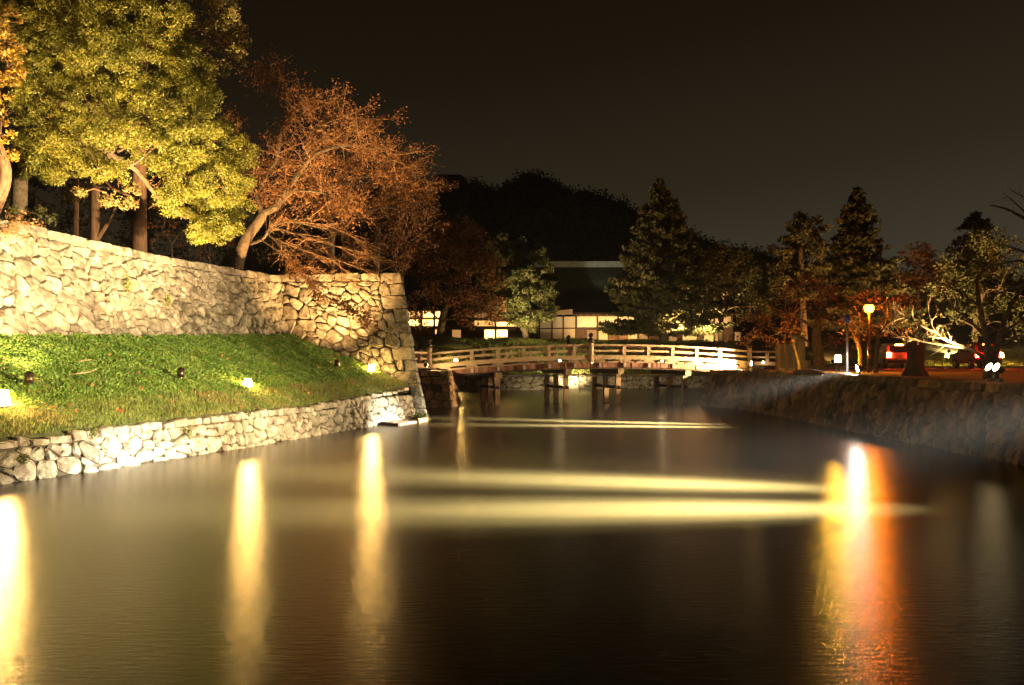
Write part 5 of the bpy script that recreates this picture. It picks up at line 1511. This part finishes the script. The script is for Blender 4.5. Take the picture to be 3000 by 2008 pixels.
# --- conifers ----------------------------------------------------------------------
def conifer(name, label, base, height, rmax, seed, lmat='leaf_conifer', wmat='bark_dark', t_low=0.12, power=0.85, tiers=26, per=6, droop=-0.18, gaps=0.15, lean=(0, 0), L=0.55, W=0.20, dens=26, group=None, topw=0.10):
    w = Wood(seed); r = w.r
    b = np.array(base, float)
    top = b + np.array([lean[0], lean[1], height])
    w.mb.tube([b, b + (top - b) * 0.5, top], [0.022 * height, 0.014 * height, 0.03], 8)
    pts = []
    for k in range(tiers):
        t = t_low + (1 - t_low) * (k + r.uniform(-0.3, 0.3)) / tiers
        t = min(max(t, t_low), 0.985)
        reach = rmax * (max(0.0, (1 - t) / (1 - t_low)) ** power + topw * (1 - t)) * r.uniform(0.75, 1.15)
        c = b + (top - b) * t
        az0 = r.uniform(0, 6.28)
        for m in range(per):
            if r.random() < gaps: continue
            az = az0 + 6.28 * m / per + r.normal(0, 0.2); Lb = max(0.35, reach * r.uniform(0.6, 1.12))
            d = np.array([math.cos(az), math.sin(az), 0])
            path = [c + d * Lb * s + np.array([0, 0, (0.10 * s + droop * s * s * 1.2) * Lb + (0.12 * Lb if s > 0.85 else 0)]) for s in (0, 0.35, 0.7, 1.0)]
            w.mb.tube(path, [0.012 * Lb + 0.02, 0.01 * Lb + 0.015, 0.012, 0.006], 4, cap=False)
            n = int(dens * Lb) + 4
            s = r.random(n) ** 0.7
            side = np.array([-d[1], d[0], 0])
            P0 = np.array(path); i = np.minimum((s * 3).astype(int), 2); f = (s * 3 - i)[:, None]
            q = P0[i] + (P0[i + 1] - P0[i]) * f
            wid = 0.30 * Lb * (1 - 0.75 * s) + 0.10
            pts.append(q + side[None] * (r.uniform(-1, 1, n) * wid)[:, None] + np.stack([r.normal(0, .04, n), r.normal(0, .04, n), r.normal(-0.02, .10, n)], 1))
    pts = np.concatenate(pts)
    return tree(name, label, w, wmat, pts, L, W, lmat, seed + 1, np.array([0, 0, 1.0]), 1.6, b, group=group)
conifer("fir_tree", "tall fir tree with tiered boughs standing above the white-walled building", np.array([*PZ(1950, 93, 0)[:2], 4.6]), 16.4, 5.6, 171, tiers=40, per=9, power=0.72, lean=(-0.6, 0), dens=38, gaps=0.12, t_low=0.06, topw=0.3)
conifer("fir_tree", "dark fir rising highest above the street lamp", np.array([*PZ(2512, 85, 0)[:2], 2.6]), 16.0, 5.2, 174, tiers=36, per=9, power=0.8, dens=26, t_low=0.2)
conifer("fir_tree", "distant dark fir top at the right above the olive tree", np.array([*PZ(2858, 105, 0)[:2], 3.6]), 16.2, 6.0, 177, tiers=26, per=8, power=0.7, dens=22, t_low=0.3)
def pine(name, label, base, trunk, r0, clumps, seed, lmat='leaf_conifer', L=0.42, W=0.13, per=3.0, leaves=60, tr=0.6, wmat='bark_dark'):
    return leafy_tree(name, label, base, trunk, r0, clumps, lmat, wmat, seed, L, W, per, leaves, tr, 0.7, 0.35, 0.9, None, 1)
pine("leaning_pine_tree", "pine with lit green boughs and a pale leaning trunk by the grass slope", np.array([*PZ(1540, 91, 0)[:2], 4.4]), [P(1538, 975, 91), P(1525, 940, 91), P(1535, 880, 91), P(1520, 780, 91)], 0.34,
     C_([(1470, 700, 22), (1480, 730, 34), (1440, 720, 20), (1450, 760, 40), (1500, 760, 40), (1540, 740, 26), (1575, 720, 24), (1580, 760, 34), (1600, 790, 24), (1550, 800, 45), (1480, 820, 50), (1570, 850, 45), (1600, 880, 36), (1620, 900, 24), (1580, 920, 34), (1550, 940, 26), (1560, 955, 20), (1500, 880, 45), (1440, 840, 40), (1530, 700, 14), (1590, 740, 16), (1520, 820, 40), (1500, 930, 40), (1460, 900, 45), (1540, 880, 45), (1420, 790, 40), (1600, 840, 34), (1410, 880, 40), (1620, 930, 20)], 91, 1.2), 181, 'leaf_green', 0.34, 0.13, 9, 60, 0.45, 'bark_grey')
pine("dark_pine_tree", "dark tufted pine left of the highest fir", np.array([*PZ(2360, 80, 0)[:2], 2.4]), [P(2355, 950, 80), P(2350, 850, 80), P(2345, 720, 80)], 0.35,
     C_([(2340, 640, 22), (2380, 645, 22), (2310, 670, 26), (2300, 690, 20), (2360, 680, 40), (2395, 670, 24), (2290, 730, 36), (2340, 730, 45), (2400, 730, 40), (2300, 780, 40), (2370, 790, 45), (2420, 790, 36), (2280, 830, 36), (2340, 850, 45)], 80, 1.5), 184, per=7)
leafy_tree("leafy_tree", "dim green broadleaf tree right of the tall fir", np.array([*PZ(2112, 95, 0)[:2], 4.6]), [P(2112, 950, 94), P(2118, 900, 93.5), P(2130, 860, 93.5)], 0.3,
           C_([(2070, 790, 50), (2120, 770, 55), (2180, 800, 55), (2080, 850, 50), (2150, 860, 60), (2220, 850, 50), (2060, 910, 40), (2065, 950, 26), (2200, 900, 45), (2130, 810, 50), (2240, 900, 40), (2100, 745, 30), (2170, 755, 30)], 93, 2.0), 'leaf_green', 'bark_grey', 191, 0.32, 0.16, 4.0, 44, 0.85)
leafy_tree("distant_tree", "dark rounded treetops between the leafy tree and the pine", np.array([*PZ(2230, 125, 0)[:2], 3.0]), [P(2230, 900, 125), P(2230, 800, 125)], 0.4,
           C_([(2070, 750, 30), (2190, 770, 40), (2250, 760, 36), (2280, 790, 40), (2150, 800, 45), (2220, 830, 55)], 125, 2), 'leaf_conifer', 'bark_dark', 194, 0.5, 0.25, 2.5, 40, 1.2)
leafy_tree("round_dark_tree", "dark round-topped tree right of the highest fir", np.array([*PZ(2690, 95, 0)[:2], 3.6]), [P(2690, 950, 95), P(2690, 850, 95)], 0.35,
           C_([(2670, 740, 30), (2720, 730, 30), (2690, 780, 50), (2740, 800, 45), (2650, 820, 45), (2700, 850, 55), (2620, 860, 40), (2590, 880, 40)], 95, 1.5), 'leaf_maple', 'bark_dark', 197, 0.4, 0.2, 4.0, 44, 0.9)
leafy_tree("olive_tree", "broad olive-coloured tree with a bright pale trunk beyond the road", np.array([*PZ(2855, 82, 0)[:2], 3.7]), [P(2858, 960, 82), P(2862, 920, 82), P(2880, 850, 82)], 0.28,
           C_([(2850, 720, 50), (2910, 700, 50), (2960, 730, 50), (2800, 780, 50), (2880, 780, 60), (2960, 800, 60), (2760, 850, 50), (2830, 870, 55), (2920, 880, 60), (3000, 870, 60), (2790, 930, 45), (2870, 950, 45), (2960, 960, 50), (3010, 760, 50), (2740, 960, 40)], 81, 2), 'leaf_green', 'bark_grey', 201, 0.30, 0.14, 3.5, 40, 0.8)
# rust-coloured cherries along the road
def road_cherry(label, base, trunk, r0, clumps, seed, lmat='leaf_maple', Y=48, per=9.0, leaves=15, name="bank_cherry_tree"):
    return leafy_tree(name, label, base, trunk, r0, clumps, lmat, 'bark_grey', seed, 0.16, 0.075, per, leaves, 0.42, 0.8, 0.2, 0.3, "cherry trees on the right bank", 4)
b0 = on_bank(2400, 1084)
road_cherry("thick-trunked cherry with a swollen foot left of the yellow lantern", b0, [P(2398, 1040, b0[1]), P(2392, 980, b0[1]), P(2400, 930, b0[1])], 0.34,
            C_([(2300, 860, 60), (2360, 830, 60), (2430, 850, 60), (2280, 920, 55), (2350, 910, 60), (2430, 930, 55), (2480, 890, 50), (2240, 960, 50), (2320, 980, 45), (2440, 1000, 36), (2200, 930, 40), (2410, 880, 60)], b0[1], 1.5), 211)
b1 = on_bank(2340, 1088)
road_cherry("thin crooked cherry stem in front of the stone pillar", b1, [P(2336, 1060, b1[1]), P(2326, 1020, b1[1]), P(2318, 985, b1[1])], 0.10,
            C_([(2250, 990, 40), (2300, 970, 45), (2200, 980, 35), (2170, 990, 26), (2340, 960, 40)], b1[1], 1.0), 214)
b1 = on_bank(2306, 1086)
road_cherry("thin dark stem in front of the notice cabinet", b1, [P(2304, 1050, b1[1]), P(2298, 1020, b1[1]), P(2300, 985, b1[1])], 0.07,
            C_([(2290, 960, 36), (2250, 945, 36), (2320, 930, 36)], b1[1], 1.0), 217)
b2 = on_bank(2517, 1089)
road_cherry("small cherry right of the slim white pole", b2, [P(2520, 1050, b2[1]), P(2515, 1010, b2[1]), P(2500, 985, b2[1])], 0.11,
            C_([(2470, 950, 40), (2520, 930, 45), (2560, 950, 40), (2500, 990, 30), (2530, 970, 36)], b2[1] + 2, 1.0), 220, per=4.5, leaves=12)
b3 = on_bank(2566, 1094)
road_cherry("slender cherry left of the stump with twigs lit orange", b3, [P(2568, 1040, b3[1]), P(2572, 990, b3[1]), P(2570, 960, b3[1])], 0.10,
            C_([(2540, 900, 50), (2600, 880, 50), (2570, 850, 45), (2620, 930, 45), (2640, 980, 36), (2500, 880, 40), (2640, 900, 40), (2590, 960, 40)], b3[1] + 7, 1.5), 223, per=5, leaves=12)
# twin-stemmed cherry with the bare floodlit branch
b4 = on_bank(2892, 1111)
w = Wood(231)
Yc = b4[1]
w.limb([b4, P(2895, 1050, Yc), P(2890, 990, Yc), P(2870, 900, Yc + .2), P(2860, 820, Yc + .4)], 0.13, 0.05, 9)
w.limb([b4 + [0.25, 0.05, 0], P(2918, 1040, Yc), P(2930, 980, Yc), P(2960, 900, Yc), P(3010, 820, Yc)], 0.11, 0.05, 8)
br = [w.limb([P(2888, 1070, Yc - 0.11), P(2876, 1045, Yc - 0.44), P(2840, 1022, Yc - 0.88), P(2790, 1005, Yc - 1.32), P(2740, 975, Yc - 1.76), P(2722, 930, Yc - 1.76), P(2715, 880, Yc - 1.76)], 0.075, 0.012, 7),
      w.limb([P(2840, 1022, Yc - 0.88), P(2770, 1012, Yc - 1.54), P(2700, 1000, Yc - 1.76), P(2650, 992, Yc - 1.76), P(2612, 988, Yc - 1.76)], 0.04, 0.008, 5),
      w.limb([P(2740, 975, Yc - 1.76), P(2700, 955, Yc - 1.98), P(2660, 935, Yc - 1.98), P(2615, 920, Yc - 1.98)], 0.03, 0.008, 5),
      w.limb([P(2770, 992, Yc - 1.54), P(2720, 985, Yc - 2.20), P(2680, 962, Yc - 2.20)], 0.025, 0.008, 5),
      w.limb([P(2660, 935, Yc - 1.98), P(2640, 912, Yc - 1.98), P(2612, 905, Yc - 1.98)], 0.015, 0.006, 4),
      w.limb([P(2770, 1010, Yc - 1.54), P(2745, 1030, Yc - 1.98), P(2715, 1046, Yc - 1.98), P(2685, 1044, Yc - 1.98)], 0.012, 0.005, 4)]
up_ = [w.limb([P(2890, 990, Yc), P(2840, 940, Yc + .3), P(2790, 900, Yc + .5), P(2760, 850, Yc + .5)], 0.05, 0.01, 5),
       w.limb([P(2870, 900, Yc + .2), P(2800, 850, Yc + .4), P(2730, 820, Yc + .6), P(2660, 800, Yc + .6)], 0.04, 0.01, 5),
       w.limb([P(2930, 980, Yc), P(2990, 940, Yc - .2), P(3060, 900, Yc)], 0.05, 0.02, 5),
       w.limb([P(2860, 820, Yc + .4), P(2900, 780, Yc + .4), P(2960, 740, Yc + .4)], 0.04, 0.01, 5),
       w.limb([P(2918, 1010, Yc), P(2950, 1005, Yc - .2), P(2985, 985, Yc - .3), P(3020, 1000, Yc - .4)], 0.05, 0.03, 5)]
for q, rd in br[:4]:
    w.spray(q, 0.02, 9, 0.30, 0, 0.01, 0.25, 0.7, 0.6, 1.0, 0.15)
    w.spray(q, 0.02, 5, 0.55, 1, 0.01, 0.3, 0.6, 0.8, 1.0, 0.12, 0.5, 3)
n0 = len(w.tips)
cherry_sprays(w, up_, 2.6, 0.8, 1, 0.0, 0.8, 4)
bright = w.tips[:n0]; w.tips = bright[::3]; lpb = w.leaf_points(3, 0.02)
w.tips = []
tree("bare_cherry_tree", "twin-stemmed bare cherry with one brightly floodlit branch on the right bank", w, 'bark_grey', lpb, 0.06, 0.035, 'leaf_gold', 232, None, 0, b4)
# bare boughs reaching in at the right edge
w = Wood(241)
b5 = np.array([15.8, 22.6, rbz(22.6)])
w.limb([b5, b5 + [0.05, 0, 2.2], b5 + [-0.1, 0.1, 4.2], b5 + [0, 0, 6.5]], 0.2, 0.08, 9)
ed = [w.limb([b5 + [0, 0, 3.4], P(3080, 690, 22.4), P(3000, 640, 22.2), P(2945, 612, 22.1), P(2900, 602, 22)], 0.07, 0.012, 6),
      w.limb([P(3040, 660, 22.3), P(2990, 610, 22.2), P(2962, 585, 22.1), P(2940, 570, 22)], 0.025, 0.008, 5),
      w.limb([b5 + [0, 0, 2.8], P(3080, 760, 22.4), P(3000, 738, 22.2), P(2960, 725, 22.1), P(2912, 710, 22)], 0.06, 0.010, 6),
      w.limb([b5 + [0, 0, 2.4], P(3060, 790, 22.2), P(2990, 765, 22), P(2930, 775, 21.9), P(2870, 785, 21.8)], 0.05, 0.010, 6),
      w.limb([b5 + [0, 0, 2.0], P(3060, 830, 22.2), P(2990, 835, 22), P(2940, 855, 21.9), P(2890, 872, 21.8)], 0.05, 0.010, 6),
      w.limb([b5 + [0, 0, 5.2], P(3060, 600, 22.4), P(2995, 575, 22.3), P(2955, 552, 22.2)], 0.03, 0.006, 5)]
for q, rd in ed: w.spray(q, 0.012, 8, 0.28, 0, 0.02, 0.3, 0.6, 0.7, 1.0, 0.15)
tree("bare_cherry_tree", "bare cherry whose twigs reach in at the right edge against the sky", w, 'bark_grey', np.zeros((0, 3)), 0.05, 0.03, 'leaf_cherry', 242, None, 0, b5)
# small plants growing on the walls and on the slope
for k, (u, v, lab) in enumerate([(7.55, 4.55, "moss tuft in the middle of the upper wall"), (5.6, 4.9, "smaller moss tuft high on the upper wall")]):
    c = np.array(f1_map(u, v, 0.08))
    pts = c + np.random.default_rng(300 + k).normal(0, 1, (260, 3)) * np.array([0.07, 0.07, 0.13])
    V, Fc = rhombi(pts - c, 0.07, 0.04, 301 + k)
    o = obj("moss_tuft", mesh_np("moss_tuft", V, Fc), M['moss'], None, c); tag(o, lab, "plant")
c = np.array([-3.75, 37.7, 0.12])
pts = np.random.default_rng(310).normal(0, 1, (500, 3)) * np.array([0.16, 0.12, 0.10])
V, Fc = rhombi(pts, 0.09, 0.05, 311)
tag(obj("moss_tuft", mesh_np("moss_tuft", V, Fc), M['moss'], None, c), "green weed growing at the foot of the bastion beside the raft", "plant")

for k, (u, zz) in enumerate([(20.4, 0.83), (23.6, 0.62), (26.3, 0.95), (33.0, 0.55), (18.6, 0.45)]):
    wl_ = ["green weed tuft on the low wall's top edge below the fallen branch", "green weed tuft in the low wall below the small dark middle spotlight", "green weed tuft on top of the low wall straight below the middle lantern",
           "green weed tuft in the low wall closest to the raft", "green weed tuft halfway up the low wall near the photo's left edge"][k]
    c = np.array(low_map(u, zz, 0.06))
    pts = np.random.default_rng(320 + k).normal(0, 1, (130, 3)) * np.array([0.05, 0.07, 0.06])
    V, Fc = rhombi(pts, 0.06, 0.03, 330 + k)
    tag(obj("weed_tuft", mesh_np("weed_tuft", V, Fc), M['moss'], None, c), wl_, "plant", "weeds in the low wall")
for k, (px, py, lab) in enumerate([(225, 1113, "bare fallen branch lying in the middle of the ground cover"), (235, 1073, "shorter fallen twig higher up in the ground cover")]):
    p = berm_at(px, py) + np.array([0, 0, 0.12])
    mb = MB().tube([(-0.35, -0.1, 0), (-0.05, 0.02, 0.03), (0.3, 0.1, 0.08), (0.45, 0.2, 0.16)] if k == 0 else [(-0.2, 0, 0), (0.05, 0.04, 0.03), (0.28, 0.12, 0.06)], [0.016, 0.015, 0.011, 0.006] if k == 0 else [0.012, 0.011, 0.006], 5)
    if k == 0: mb.tube([(0.1, 0.05, 0.05), (0.14, 0.12, 0.16)], [0.009, 0.005], 4)
    o = mb.build("fallen_branch", M['plank_pale'], None, True); o.location = tuple(p)
    tag(o, lab, "branch")

# ------------------------------------------------------------------ thin mist over the moat
hm = bpy.data.materials.new("mist"); hm.use_nodes = True
hn, hl = hm.node_tree.nodes, hm.node_tree.links
hn.clear()
ho = hn.new("ShaderNodeOutputMaterial"); hv = hn.new("ShaderNodeVolumePrincipled")
hv.inputs["Color"].default_value = (0.9, 0.9, 0.95, 1); hv.inputs["Density"].default_value = 0.00006
hl.new(hv.outputs[0], ho.inputs["Volume"])
hz = MB().box(-480, 480, -60, 950, -4.2, 75).build("haze", hm)
tag(hz, "thin night mist over the moat", kind="stuff")
